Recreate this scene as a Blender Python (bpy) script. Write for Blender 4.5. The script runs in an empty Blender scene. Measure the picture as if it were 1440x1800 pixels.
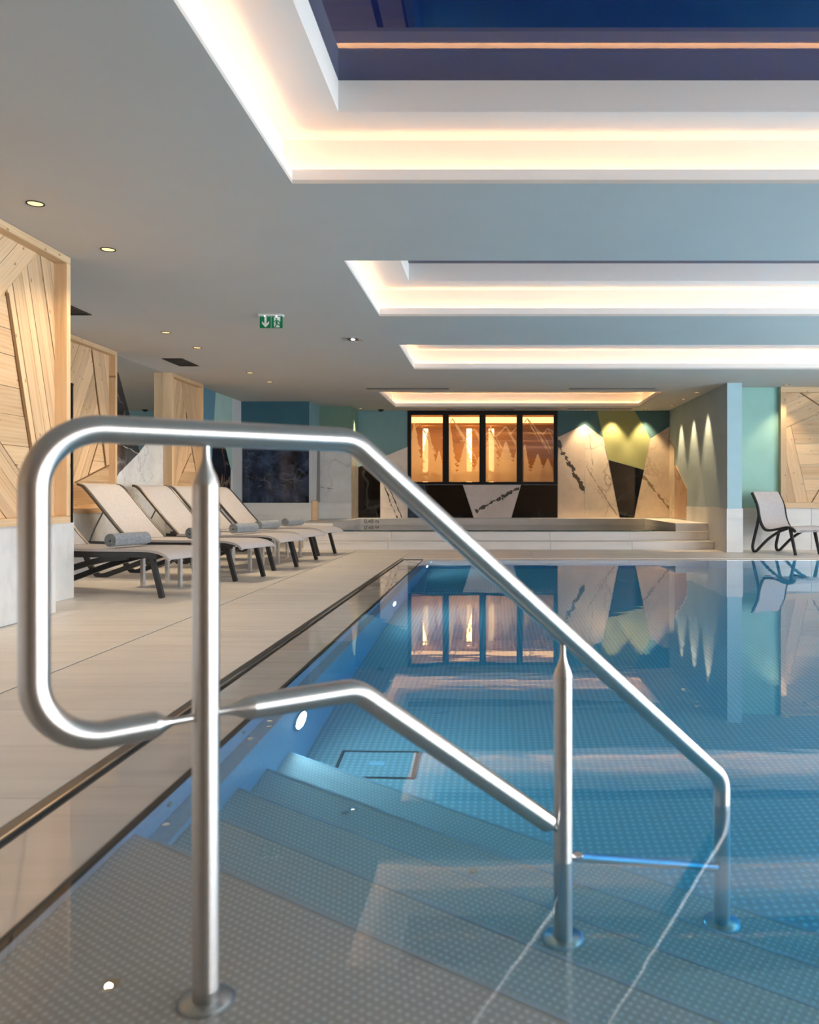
import bpy, bmesh, math, random
from mathutils import Vector, Matrix
random.seed(7)
scene = bpy.context.scene
COL = scene.collection
PI = math.pi

# ------------------------------------------------------------------ camera
CAMH = 0.85
cam_d = bpy.data.cameras.new('camera')
cam_d.sensor_fit = 'HORIZONTAL'; cam_d.sensor_width = 36.0; cam_d.lens = 36.0
cam_d.shift_x = -149.0 / 1440.0
cam_d.shift_y = -29.0 / 1440.0
cam_d.clip_start = 0.05; cam_d.clip_end = 200
cam_d.dof.use_dof = True; cam_d.dof.focus_distance = 7.5; cam_d.dof.aperture_fstop = 5.0
cam = bpy.data.objects.new('camera', cam_d); COL.objects.link(cam)
cam.location = (0, 0, CAMH); cam.rotation_euler = (PI / 2, 0, 0)
scene.camera = cam

# ------------------------------------------------------------------ world, exposure, window light
SKY = (0.92, 0.96, 1.0); SKY_STRENGTH = 8.5
world = bpy.data.worlds.new('overcast_sky'); scene.world = world
world.use_nodes = True
bg = world.node_tree.nodes['Background']
bg.inputs[0].default_value = (*SKY, 1); bg.inputs[1].default_value = SKY_STRENGTH
scene.view_settings.view_transform = 'Standard'
scene.view_settings.look = 'None'
scene.view_settings.gamma = 1.0
scene.view_settings.exposure = 0.27
scene.view_settings.use_curve_mapping = False

def portal(name, loc, rot, sx, sy):
    l = bpy.data.lights.new(name, 'AREA'); l.shape = 'RECTANGLE'; l.size = sx; l.size_y = sy
    l.cycles.is_portal = True
    o = bpy.data.objects.new(name, l); COL.objects.link(o)
    o.location = loc; o.rotation_euler = rot
portal('window_portal', (7.6, 1.75, 1.27), (0, PI / 2, 0), 2.5, 15.5)

# ------------------------------------------------------------------ constants of the room
ZC = 2.533           # ceiling
XL, XR = -4.54, 7.5  # left wall, window wall
YB = 16.26           # back wall
POOL_X0, POOL_X1, POOL_Y0, POOL_Y1 = -0.925, 6.2, -1.8, 10.74
WATER = -0.003

def on_y(px, py, d):           # measured point on a wall at distance d (facing the camera) -> (x, z)
    return ((px - 869) * d / 1440, CAMH + (871 - py) * d / 1440)
def on_x(px, py, x):           # measured point on a side wall at x -> (y, z)
    d = x * 1440 / (px - 869)
    return (d, CAMH + (871 - py) * d / 1440)

# ------------------------------------------------------------------ helpers: objects
def lin(r, g, b):
    f = lambda c: (c / 255 / 12.92) if c / 255 <= 0.04045 else ((c / 255 + 0.055) / 1.055) ** 2.4
    return (f(r), f(g), f(b))

def link(name, me, mat=None, parent=None):
    o = bpy.data.objects.new(name, me); COL.objects.link(o)
    if mat is not None:
        me.materials.clear(); me.materials.append(mat)
    if parent is not None:
        o.parent = parent
    return o

def obj(name, bm, mat=None, parent=None, smooth=False, bevel=0.0):
    bmesh.ops.recalc_face_normals(bm, faces=bm.faces)
    if bevel > 0:
        bmesh.ops.bevel(bm, geom=list(bm.edges), offset=bevel, segments=1, affect='EDGES')
    me = bpy.data.meshes.new(name); bm.to_mesh(me); bm.free()
    if smooth:
        for p in me.polygons: p.use_smooth = True
    return link(name, me, mat, parent)

def tag(o, label=None, cat=None, group=None, kind=None):
    if label: o['label'] = label
    if cat: o['category'] = cat
    if group: o['group'] = group
    if kind: o['kind'] = kind
    return o

def thing(name, label, cat, loc=(0, 0, 0), rz=0.0, group=None, kind=None):
    o = bpy.data.objects.new(name, None); COL.objects.link(o)
    o.location = loc; o.rotation_euler = (0, 0, rz); o.empty_display_size = 0.1
    return tag(o, label, cat, group, kind)

def dup(root, loc=None, rz=None, label=None, parent=None):
    r = root.copy(); COL.objects.link(r)
    if parent is not None: r.parent = parent
    if loc is not None: r.location = loc
    if rz is not None: r.rotation_euler = (0, 0, rz)
    if label: r['label'] = label
    for ch in list(root.children):
        c = ch.copy(); COL.objects.link(c); c.parent = r
        for g in list(ch.children):
            k = g.copy(); COL.objects.link(k); k.parent = c
    return r

def structure(name, label=None, loc=(0, 0, 0)):
    o = bpy.data.objects.new(name, None); COL.objects.link(o); o.location = loc
    return tag(o, label, None, None, 'structure')

# ------------------------------------------------------------------ helpers: meshes
def box(x0, x1, y0, y1, z0, z1, bm=None):
    bm = bm or bmesh.new()
    v = [bm.verts.new(p) for p in ((x0, y0, z0), (x1, y0, z0), (x1, y1, z0), (x0, y1, z0),
                                   (x0, y0, z1), (x1, y0, z1), (x1, y1, z1), (x0, y1, z1))]
    for f in ((3, 2, 1, 0), (4, 5, 6, 7), (0, 1, 5, 4), (1, 2, 6, 5), (2, 3, 7, 6), (3, 0, 4, 7)):
        bm.faces.new([v[i] for i in f])
    return bm

def prism(front, back, bm=None):
    bm = bm or bmesh.new()
    a = [bm.verts.new(p) for p in front]; b = [bm.verts.new(p) for p in back]
    n = len(a)
    bm.faces.new(a); bm.faces.new(b[::-1])
    for i in range(n):
        j = (i + 1) % n
        bm.faces.new((a[i], b[i], b[j], a[j]))
    return bm

def slab_y(pts, y, t=0.012, bm=None):      # polygon (x,z) on a wall facing -y
    return prism([(x, y - t, z) for x, z in pts], [(x, y, z) for x, z in pts], bm)
def slab_x(pts, x, t=0.012, bm=None):      # polygon (y,z) on a wall facing +x (t>0) or -x (t<0)
    return prism([(x + t, y, z) for y, z in pts], [(x, y, z) for y, z in pts], bm)
def slab_z(pts, z0, z1, bm=None):
    return prism([(x, y, z1) for x, y in pts], [(x, y, z0) for x, y in pts], bm)

def fillet(pts, r, seg=10):
    P = [Vector(p) for p in pts]; out = [P[0]]
    rr = r if isinstance(r, (list, tuple)) else [r] * (len(P) - 2)
    for i in range(1, len(P) - 1):
        a = (P[i - 1] - P[i]).normalized(); b = (P[i + 1] - P[i]).normalized()
        ang = a.angle(b)
        if ang > PI - 1e-3 or rr[i - 1] <= 0: out.append(P[i]); continue
        cut = rr[i - 1] / math.tan(ang / 2)
        c = P[i] + (a + b).normalized() * (rr[i - 1] / math.sin(ang / 2))
        s = P[i] + a * cut - c; e = P[i] + b * cut - c
        tot = s.angle(e); ax = s.cross(e).normalized()
        for k in range(seg + 1):
            out.append(c + Matrix.Rotation(tot * k / seg, 3, ax) @ s)
    out.append(P[-1]); return out

def tube(path, rad, n=24, bm=None, caps=True):
    bm = bm or bmesh.new()
    P = [Vector(p) for p in path]
    R = rad if isinstance(rad, (list, tuple)) else [rad] * len(P)
    t0 = (P[1] - P[0]).normalized()
    u = t0.orthogonal().normalized(); prev = t0; rings = []
    for i, p in enumerate(P):
        if i == 0: t = t0
        elif i == len(P) - 1: t = (P[i] - P[i - 1]).normalized()
        else: t = ((P[i + 1] - P[i]).normalized() + (P[i] - P[i - 1]).normalized()).normalized()
        q = prev.rotation_difference(t); u = (q @ u); u = (u - t * u.dot(t)).normalized(); prev = t
        w = t.cross(u)
        rings.append([bm.verts.new(p + (u * math.cos(2 * PI * k / n) + w * math.sin(2 * PI * k / n)) * R[i]) for k in range(n)])
    uvl = bm.loops.layers.uv.get('grain') or bm.loops.layers.uv.new('grain')
    s = 0.0
    for i, (a, b) in enumerate(zip(rings, rings[1:])):
        ds = (P[i + 1] - P[i]).length
        for k in range(n):
            f = bm.faces.new((a[k], a[(k + 1) % n], b[(k + 1) % n], b[k]))
            for lp, uv in zip(f.loops, ((s, k / n), (s, (k + 1) / n), (s + ds, (k + 1) / n), (s + ds, k / n))): lp[uvl].uv = uv
        s += ds
    if caps:
        bm.faces.new([bm.verts.new(v.co) for v in rings[0][::-1]]); bm.faces.new([bm.verts.new(v.co) for v in rings[-1]])
    return bm

def lathe(profile, origin, direction, n=28, bm=None):
    o = Vector(origin); d = Vector(direction).normalized()
    return tube([o + d * s for s, r in profile], [max(r, 1e-4) for s, r in profile], n, bm)

def ribbon(path, w, v0, v1, bm=None):      # path of (u,z); closed band of width w in that plane, from v0 to v1
    bm = bm or bmesh.new(); n = len(path); L = []; Rr = []
    for i, p in enumerate(path):
        a = Vector(path[max(i - 1, 0)]); b = Vector(path[min(i + 1, n - 1)])
        t = (b - a).normalized(); nn = Vector((-t.y, t.x))
        ww = w[i] if isinstance(w, (list, tuple)) else w
        L.append(Vector(p) + nn * ww / 2); Rr.append(Vector(p) - nn * ww / 2)
    def ring(l, r, v):
        return [bm.verts.new((l.x, v, l.y)), bm.verts.new((r.x, v, r.y))]
    A = [ring(L[i], Rr[i], v0) for i in range(n)]; B = [ring(L[i], Rr[i], v1) for i in range(n)]
    for i in range(n - 1):
        bm.faces.new((A[i][0], A[i][1], A[i + 1][1], A[i + 1][0]))
        bm.faces.new((B[i][1], B[i][0], B[i + 1][0], B[i + 1][1]))
        bm.faces.new((A[i][0], A[i + 1][0], B[i + 1][0], B[i][0]))
        bm.faces.new((A[i + 1][1], A[i][1], B[i][1], B[i + 1][1]))
    bm.faces.new((A[0][1], A[0][0], B[0][0], B[0][1]))
    bm.faces.new((A[-1][0], A[-1][1], B[-1][1], B[-1][0]))
    return bm

def smooth_path(pts, seg=6):               # Catmull-Rom through 2-D points
    P = [Vector(p) for p in pts]; P = [P[0] * 2 - P[1]] + P + [P[-1] * 2 - P[-2]]; out = []
    for i in range(1, len(P) - 2):
        for k in range(seg):
            t = k / seg; a, b, c, d = P[i - 1], P[i], P[i + 1], P[i + 2]
            out.append(0.5 * ((2 * b) + (c - a) * t + (2 * a - 5 * b + 4 * c - d) * t * t + (3 * b - a - 3 * c + d) * t ** 3))
    out.append(P[-2]); return [tuple(p) for p in out]

def clip(poly, n, c):                      # keep n.p <= c
    out = []
    for i in range(len(poly)):
        p, q = poly[i], poly[(i + 1) % len(poly)]
        dp = n[0] * p[0] + n[1] * p[1] - c; dq = n[0] * q[0] + n[1] * q[1] - c
        if dp <= 0: out.append(p)
        if (dp < 0 < dq) or (dq < 0 < dp):
            t = dp / (dp - dq); out.append((p[0] + (q[0] - p[0]) * t, p[1] + (q[1] - p[1]) * t))
    return out

# ------------------------------------------------------------------ materials
class NT:
    def __init__(s, name):
        s.m = bpy.data.materials.new(name); s.m.use_nodes = True
        s.t = s.m.node_tree; s.b = s.t.nodes['Principled BSDF']; s.out = s.t.nodes['Material Output']
    def n(s, kind, **kw):
        x = s.t.nodes.new(kind)
        for k, v in kw.items():
            if k.startswith('i_'): x.inputs[k[2:].replace('_', ' ')].default_value = v
            else: setattr(x, k, v)
        return x
    def l(s, a, b): s.t.links.new(a, b)
    def math(s, op, a, b=None, c=None, clampit=False):
        x = s.t.nodes.new('ShaderNodeMath'); x.operation = op; x.use_clamp = clampit
        for i, v in enumerate((a, b, c)):
            if v is None: continue
            if isinstance(v, (int, float)): x.inputs[i].default_value = v
            else: s.l(v, x.inputs[i])
        return x.outputs[0]
    def coord(s, scale=(1, 1, 1), rot=(0, 0, 0), rnd=False):
        tc = s.n('ShaderNodeTexCoord'); mp = s.n('ShaderNodeMapping')
        mp.inputs['Scale'].default_value = scale; mp.inputs['Rotation'].default_value = rot
        src = tc.outputs['Object']
        if rnd:
            oi = s.n('ShaderNodeObjectInfo'); va = s.n('ShaderNodeVectorMath', operation='ADD')
            cb = s.n('ShaderNodeCombineXYZ')
            r = s.math('MULTIPLY', oi.outputs['Random'], 37.0)
            for k in range(3): s.l(r, cb.inputs[k])
            s.l(src, va.inputs[0]); s.l(cb.outputs[0], va.inputs[1]); src = va.outputs[0]
        s.l(src, mp.inputs['Vector']); return mp.outputs['Vector']
    def noise(s, vec, scale, detail=4, rough=0.5, dist=0.0):
        x = s.n('ShaderNodeTexNoise'); x.inputs['Scale'].default_value = scale; x.inputs['Detail'].default_value = detail
        x.inputs['Roughness'].default_value = rough; x.inputs['Distortion'].default_value = dist
        s.l(vec, x.inputs['Vector']); return x.outputs['Fac']
    def ramp(s, fac, stops):
        x = s.n('ShaderNodeValToRGB'); e = x.color_ramp.elements
        while len(e) < len(stops): e.new(0.5)
        for el, (p, c) in zip(e, stops): el.position = p; el.color = (*c, 1) if len(c) == 3 else c
        s.l(fac, x.inputs[0]); return x.outputs['Color']
    def mix(s, fac, a, b, mode='MIX'):
        x = s.n('ShaderNodeMix', data_type='RGBA', blend_type=mode)
        for i, v in ((0, fac), (6, a), (7, b)):
            if isinstance(v, (int, float)): x.inputs[i].default_value = v
            elif isinstance(v, tuple): x.inputs[i].default_value = (*v, 1)
            else: s.l(v, x.inputs[i])
        return x.outputs[2]
    def bump(s, h, strength, dist=0.01):
        x = s.n('ShaderNodeBump'); x.inputs['Strength'].default_value = strength; x.inputs['Distance'].default_value = dist
        s.l(h, x.inputs['Height']); s.l(x.outputs[0], s.b.inputs['Normal']); return x
    def base(s, c):
        if isinstance(c, tuple): s.b.inputs['Base Color'].default_value = (*c, 1)
        else: s.l(c, s.b.inputs['Base Color'])
    def set(s, **kw):
        for k, v in kw.items():
            k = k.replace('_', ' ')
            if isinstance(v, (int, float, tuple)): s.b.inputs[k].default_value = v
            else: s.l(v, s.b.inputs[k])

def paint(name, c, rough=0.7, var=0.06, spec=0.3):
    t = NT(name); v = t.coord()
    f = t.noise(v, 2.2, 5, 0.6)
    t.base(t.ramp(f, [(0.3, tuple(x * (1 - var) for x in c)), (0.7, tuple(min(1, x * (1 + var)) for x in c))]))
    t.set(Roughness=rough); t.b.inputs['Specular IOR Level'].default_value = spec
    t.bump(t.noise(v, 140, 3), 0.05, 0.002)
    return t.m

def plain(name, c, rough=0.5, metal=0.0, spec=0.5):
    t = NT(name); v = t.coord()
    f = t.noise(v, 30, 3)
    t.base(t.ramp(f, [(0.3, tuple(x * 0.94 for x in c)), (0.7, tuple(min(1, x * 1.06) for x in c))]))
    t.set(Roughness=rough, Metallic=metal); t.b.inputs['Specular IOR Level'].default_value = spec
    return t.m

def emit(name, c, strength):
    t = NT(name); t.base(c); t.set(Roughness=0.5)
    t.b.inputs['Emission Color'].default_value = (*c, 1); t.b.inputs['Emission Strength'].default_value = strength
    return t.m

def stone(name, c, rough=0.45, wet=False):
    t = NT(name); v = t.coord((1, 1, 1), rnd=True); w = t.coord((0.6, 9, 6), rnd=True)
    f = t.math('ADD', t.math('MULTIPLY', t.noise(v, 1.6, 5, 0.6), 0.5), t.math('MULTIPLY', t.noise(w, 1.5, 4), 0.5))
    t.base(t.ramp(f, [(0.32, tuple(x * 0.86 for x in c)), (0.5, c), (0.7, tuple(min(1, x * 1.08) for x in c))]))
    if wet:
        r = t.ramp(t.noise(t.coord((1.2, 0.5, 1)), 3.0, 3, 0.5), [(0.40, (0.03,) * 3), (0.62, (0.22,) * 3)])
        t.set(Roughness=r)
        t.set(Coat_Weight=0.35, Coat_Roughness=0.03)
    else:
        t.set(Roughness=rough)
        t.bump(t.noise(v, 60, 4), 0.06, 0.003)
    return t.m

def wood(name, light=(0.68, 0.47, 0.285), dark=(0.47, 0.285, 0.14), knots=True):
    t = NT(name); v = t.coord((1, 1, 1), rnd=True)
    g = t.coord((0.9, 14, 14), rnd=True)
    n1 = t.noise(g, 2.0, 5, 0.55, 0.6)
    n2 = t.noise(t.coord((0.35, 3.0, 3.0), rnd=True), 2.0, 2)
    wv = t.n('ShaderNodeTexWave', wave_type='BANDS', bands_direction='Y')
    wv.inputs['Scale'].default_value = 6; wv.inputs['Distortion'].default_value = 7; wv.inputs['Detail'].default_value = 2
    wv.inputs['Detail Scale'].default_value = 0.7
    t.l(t.coord((0.22, 2.0, 1), rnd=True), wv.inputs['Vector'])
    f = t.math('ADD', t.math('MULTIPLY', n1, 0.45), t.math('ADD', t.math('MULTIPLY', n2, 0.45), t.math('MULTIPLY', wv.outputs['Fac'], 0.10)))
    c = t.ramp(f, [(0.30, dark), (0.5, tuple((a * 2 + b) / 3 for a, b in zip(light, dark))), (0.68, light)])
    oi = t.n('ShaderNodeObjectInfo')
    hv = t.n('ShaderNodeHueSaturation'); t.l(c, hv.inputs['Color'])
    t.l(t.math('ADD', t.math('MULTIPLY', oi.outputs['Random'], 0.35), 0.83), hv.inputs['Value'])
    c = hv.outputs[0]
    if knots:
        vo = t.n('ShaderNodeTexVoronoi', feature='F1', voronoi_dimensions='2D'); vo.inputs['Scale'].default_value = 4.0
        t.l(t.coord((0.7, 1.4, 1.0), rnd=True), vo.inputs['Vector'])
        k = t.ramp(vo.outputs['Distance'], [(0.022, (1, 1, 1)), (0.05, (0, 0, 0))])
        c = t.mix(t.math('MULTIPLY', k, 0.75), c, (0.16, 0.07, 0.025))
    t.base(c); t.set(Roughness=0.55); t.b.inputs['Specular IOR Level'].default_value = 0.3
    t.bump(n1, 0.08, 0.004)
    return t.m

def marble(name, base, vein, vscale=1.0, amount=0.7, rough=0.12, axis='x', lines=(), cloud=0.82):
    # lines: (p0, p1, width, colour) bold veins along a segment, in wall coordinates (axis, z)
    t = NT(name); v = t.coord()
    d = t.n('ShaderNodeTexNoise'); d.inputs['Scale'].default_value = 1.6 * vscale; d.inputs['Detail'].default_value = 6
    t.l(v, d.inputs['Vector'])
    mx = t.n('ShaderNodeVectorMath', operation='MULTIPLY_ADD')
    t.l(d.outputs['Color'], mx.inputs[0]); mx.inputs[1].default_value = (0.9, 0.9, 0.9); t.l(v, mx.inputs[2])
    vo = t.n('ShaderNodeTexVoronoi', feature='DISTANCE_TO_EDGE'); vo.inputs['Scale'].default_value = 1.25 * vscale
    t.l(mx.outputs[0], vo.inputs['Vector'])
    f = t.ramp(vo.outputs['Distance'], [(0.0, (1, 1, 1)), (0.012, (0.55,) * 3), (0.05, (0, 0, 0))])
    msk = t.ramp(t.noise(v, 1.1 * vscale, 3), [(0.42, (0, 0, 0)), (0.62, (1, 1, 1))])
    f = t.math('MULTIPLY', t.math('MULTIPLY', f, msk), amount)
    cl = t.ramp(t.noise(v, 1.5 * vscale, 6, 0.65), [(0.36, tuple(x * cloud for x in base)), (0.66, base)])
    c = t.mix(f, cl, vein)
    sp = t.n('ShaderNodeSeparateXYZ'); t.l(v, sp.inputs[0])
    A = sp.outputs['X' if axis == 'x' else 'Y']; Z = sp.outputs['Z']
    wob = t.noise(v, 7.0, 4, 0.6)
    brk = t.ramp(t.noise(v, 11.0, 3), [(0.40, (0.15,) * 3), (0.55, (1, 1, 1))])
    for (a0, z0), (a1, z1), w, col in lines:
        L = math.hypot(a1 - a0, z1 - z0); ux, uz = (a1 - a0) / L, (z1 - z0) / L
        da = t.math('SUBTRACT', A, a0); dz = t.math('SUBTRACT', Z, z0)
        s = t.math('ADD', t.math('MULTIPLY', da, ux), t.math('MULTIPLY', dz, uz))
        p = t.math('SUBTRACT', t.math('MULTIPLY', dz, ux), t.math('MULTIPLY', da, uz))
        p = t.math('ABSOLUTE', t.math('ADD', p, t.math('MULTIPLY', t.math('SUBTRACT', wob, 0.5), 3.2 * w + 0.03)))
        ins = t.math('MULTIPLY', t.math('GREATER_THAN', s, 0.0), t.math('LESS_THAN', s, L))
        ww = t.math('MULTIPLY', brk, w)
        k = t.math('MULTIPLY', t.math('LESS_THAN', p, ww), ins)
        c = t.mix(t.math('MULTIPLY', k, 0.9), c, col)
    t.base(c); t.set(Roughness=rough)
    return t.m

def steel(name, c=(0.72, 0.70, 0.68), rough=0.2):
    t = NT(name); v = t.coord()
    t.base(t.ramp(t.noise(v, 60, 3), [(0.3, tuple(x * 0.96 for x in c)), (0.7, c)]))
    t.set(Metallic=1.0, Roughness=rough)
    return t.m

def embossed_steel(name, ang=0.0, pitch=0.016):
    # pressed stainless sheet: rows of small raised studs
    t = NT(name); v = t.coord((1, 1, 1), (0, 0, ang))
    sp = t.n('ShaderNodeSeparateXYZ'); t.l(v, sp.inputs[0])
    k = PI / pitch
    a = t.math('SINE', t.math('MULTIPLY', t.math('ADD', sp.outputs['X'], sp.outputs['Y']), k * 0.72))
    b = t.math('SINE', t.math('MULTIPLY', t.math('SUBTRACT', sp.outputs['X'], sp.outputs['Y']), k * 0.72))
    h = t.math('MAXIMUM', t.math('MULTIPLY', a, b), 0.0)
    c = t.mix(h, (0.56, 0.49, 0.43), (0.80, 0.74, 0.68))  # stud tops lighter: light caught by the relief, mixed into the colour
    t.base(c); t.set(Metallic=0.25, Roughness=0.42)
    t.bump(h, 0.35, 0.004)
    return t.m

M = {}
M['ceiling'] = paint('ceiling_paint', lin(192, 188, 182), 0.8, 0.02)
M['cove'] = paint('cove_paint', lin(236, 230, 224), 0.8, 0.01)
M['navy'] = plain('navy_skylight_glass', (0.006, 0.013, 0.085), 0.015, 0.0, 0.7)
def led_dots(name, c, strength):
    t = NT(name); t.base(c); t.b.inputs['Emission Color'].default_value = (*c, 1)
    sp = t.n('ShaderNodeSeparateXYZ'); t.l(t.coord(), sp.inputs[0])
    a = t.math('SINE', t.math('MULTIPLY', t.math('ADD', sp.outputs['X'], sp.outputs['Y']), 2 * PI / 0.033))
    t.l(t.math('MULTIPLY', t.math('GREATER_THAN', a, 0.0), strength * 2), t.b.inputs['Emission Strength'])
    return t.m
M['led'] = led_dots('warm_led', (1.0, 0.60, 0.30), 22.0)
M['tile'] = stone('beige_floor_tile', lin(222, 214, 206), 0.42)
M['tile_wet'] = stone('wet_floor_tile', lin(206, 197, 189), wet=True)
M['grout'] = plain('grout', lin(110, 104, 98), 0.9)
M['plinth'] = stone('pale_plinth_tile', lin(214, 212, 208), 0.45)
M['step'] = stone('step_tile', lin(212, 206, 200), 0.4)
M['black_gap'] = plain('black_seal', (0.012, 0.012, 0.014), 0.5)
M['dark_metal'] = plain('dark_anodised_metal', (0.13, 0.12, 0.115), 0.35, 0.8)
def brushed(name):
    t = NT(name)
    t.base(t.ramp(t.noise(t.coord(), 60, 3), [(0.3, (0.60, 0.575, 0.55)), (0.7, (0.64, 0.61, 0.585))]))
    t.set(Metallic=1.0, Roughness=0.32, Anisotropic=0.78)
    tg = t.n('ShaderNodeTangent', direction_type='UV_MAP', uv_map='grain'); t.l(tg.outputs[0], t.b.inputs['Tangent'])
    return t.m
M['steel'] = brushed('brushed_steel')
M['steel_bright'] = steel('polished_edge_steel', rough=0.12)
M['wood'] = wood('spruce_plank')
M['wood_frame'] = wood('spruce_frame', (0.69, 0.48, 0.29), (0.48, 0.30, 0.15))
M['wood_dark'] = wood('brown_groove_wood', (0.22, 0.11, 0.04), (0.12, 0.055, 0.02), False)
M['wood_wall'] = wood('brown_wood_wall', (0.42, 0.25, 0.13), (0.25, 0.13, 0.06), False)
M['frame_black'] = plain('charcoal_resin', (0.022, 0.023, 0.026), 0.38)
M['sling'] = plain('taupe_sling', lin(180, 175, 176), 0.65)
M['alu'] = plain('aluminium', (0.72, 0.73, 0.75), 0.32, 0.9)
M['black_frame'] = plain('black_window_frame', (0.006, 0.0055, 0.005), 0.5, 0.0, 0.25)
M['mirror'] = steel('mirror', (0.78, 0.80, 0.80), 0.02)
M['grille'] = plain('black_grille', (0.01, 0.01, 0.01), 0.6)
M['slot'] = plain('grey_slot', lin(120, 118, 114), 0.5)
M['white_plastic'] = plain('white_plastic', (0.75, 0.75, 0.74), 0.4)

# ------------------------------------------------------------------ ceiling with coffers
COFFERS = [(-1.09, 6.3, 2.60, 4.42), (-1.075, 6.3, 5.868, 7.69), (-1.065, 6.3, 9.145, 10.92), (-1.885, 2.75, 13.30, 15.60)]
def ceiling_bm():
    x0, x1, y0, y1 = XL - 0.2, XR + 0.1, -6.2, YB + 1.6
    xs = sorted({x0, x1, *[c[0] for c in COFFERS], *[c[1] for c in COFFERS]})
    ys = sorted({y0, y1, *[c[2] for c in COFFERS], *[c[3] for c in COFFERS]})
    bm = bmesh.new(); vt = {}
    def vv(i, j, k):
        if (i, j, k) not in vt: vt[(i, j, k)] = bm.verts.new((xs[i], ys[j], (ZC, ZC + 0.02)[k]))
        return vt[(i, j, k)]
    def solid(i, j):
        if i < 0 or j < 0 or i >= len(xs) - 1 or j >= len(ys) - 1: return False
        cx, cy = (xs[i] + xs[i + 1]) / 2, (ys[j] + ys[j + 1]) / 2
        return not any(c[0] < cx < c[1] and c[2] < cy < c[3] for c in COFFERS)
    for i in range(len(xs) - 1):
        for j in range(len(ys) - 1):
            if not solid(i, j): continue
            bm.faces.new((vv(i, j, 0), vv(i, j + 1, 0), vv(i + 1, j + 1, 0), vv(i + 1, j, 0)))
            bm.faces.new((vv(i, j, 1), vv(i + 1, j, 1), vv(i + 1, j + 1, 1), vv(i, j + 1, 1)))
            for di, dj, a, b in ((-1, 0, (i, j + 1), (i, j)), (1, 0, (i + 1, j), (i + 1, j + 1)), (0, -1, (i, j), (i + 1, j)), (0, 1, (i + 1, j + 1), (i, j + 1))):
                if not solid(i + di, j + dj):
                    bm.faces.new((vv(*a, 0), vv(*b, 0), vv(*b, 1), vv(*a, 1)))
    return bm
tag(obj('ceiling', ceiling_bm(), M['ceiling']), 'smooth pale grey ceiling with four lit recesses', kind='structure')

def rect_ring(r_in, r_out, z0, z1, bm=None):     # four boxes between two rectangles (x0,x1,y0,y1)
    bm = bm or bmesh.new(); a, b = r_in, r_out
    box(b[0], b[1], b[2], a[2], z0, z1, bm); box(b[0], b[1], a[3], b[3], z0, z1, bm)
    box(b[0], a[0], a[2], a[3], z0, z1, bm); box(a[1], b[1], a[2], a[3], z0, z1, bm)
    return bm
def grow(r, e): return (r[0] - e, r[1] + e, r[2] - e, r[3] + e)
COFFER_LABEL = ['nearest ceiling recess with warm cove light and large dark blue skylight',
                'second ceiling recess from the front with warm cove light',
                'third ceiling recess from the front, a narrow warm glowing band',
                'short wide ceiling recess with warm light nearest the back wall']
for c, lab in zip(COFFERS, COFFER_LABEL):
    t = thing('ceiling_coffer', lab, 'ceiling recess', ((c[0] + c[1]) / 2, (c[2] + c[3]) / 2, ZC), 0, 'lit ceiling recesses')
    ox, oy, oz = t.location
    r = (c[0] - ox, c[1] - ox, c[2] - oy, c[3] - oy)
    wall_r = grow(r, 0.065); inner = (r[0] + 0.30, r[1] - 0.30, r[2] + 0.27, r[3] - 0.27)
    obj('lip', rect_ring(r, grow(r, 0.012), 0.0205, 0.077), M['cove'], t)
    obj('cove_wall', rect_ring(wall_r, grow(wall_r, 0.02), 0.0205, 0.28), M['cove'], t)
    obj('cove_ceiling', rect_ring(inner, grow(wall_r, -0.0005), 0.26, 0.279), M['cove'], t)
    obj('skylight_shaft', rect_ring(inner, grow(inner, 0.015), 0.2795, 0.42), M['cove'], t)
    g = grow(inner, 0.014)
    obj('skylight_glass', box(g[0], g[1], g[2], g[3], 0.421, 0.43), M['navy'], t)
    l0 = grow(r, 0.022); l1 = grow(r, 0.036)
    obj('led_strip', rect_ring(l0, l1, 0.024, 0.034), M['led'], t)

# ------------------------------------------------------------------ floor: slab, tiles, channel, pool rim
fl = bmesh.new()
box(XL - 0.2, -0.96, -6.2, YB + 0.3, -0.12, -0.012, fl)
box(POOL_X1 + 0.03, XR + 0.1, -6.2, YB + 0.3, -0.12, -0.012, fl)
box(-0.96, POOL_X1 + 0.03, POOL_Y1 + 0.03, YB + 0.3, -0.12, -0.012, fl)
box(-0.96, POOL_X1 + 0.03, -6.2, POOL_Y0 - 0.03, -0.12, -0.012, fl)
floor = tag(obj('floor', fl, M['grout']), 'pale beige large-format tile deck around the pool', kind='structure')

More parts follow.
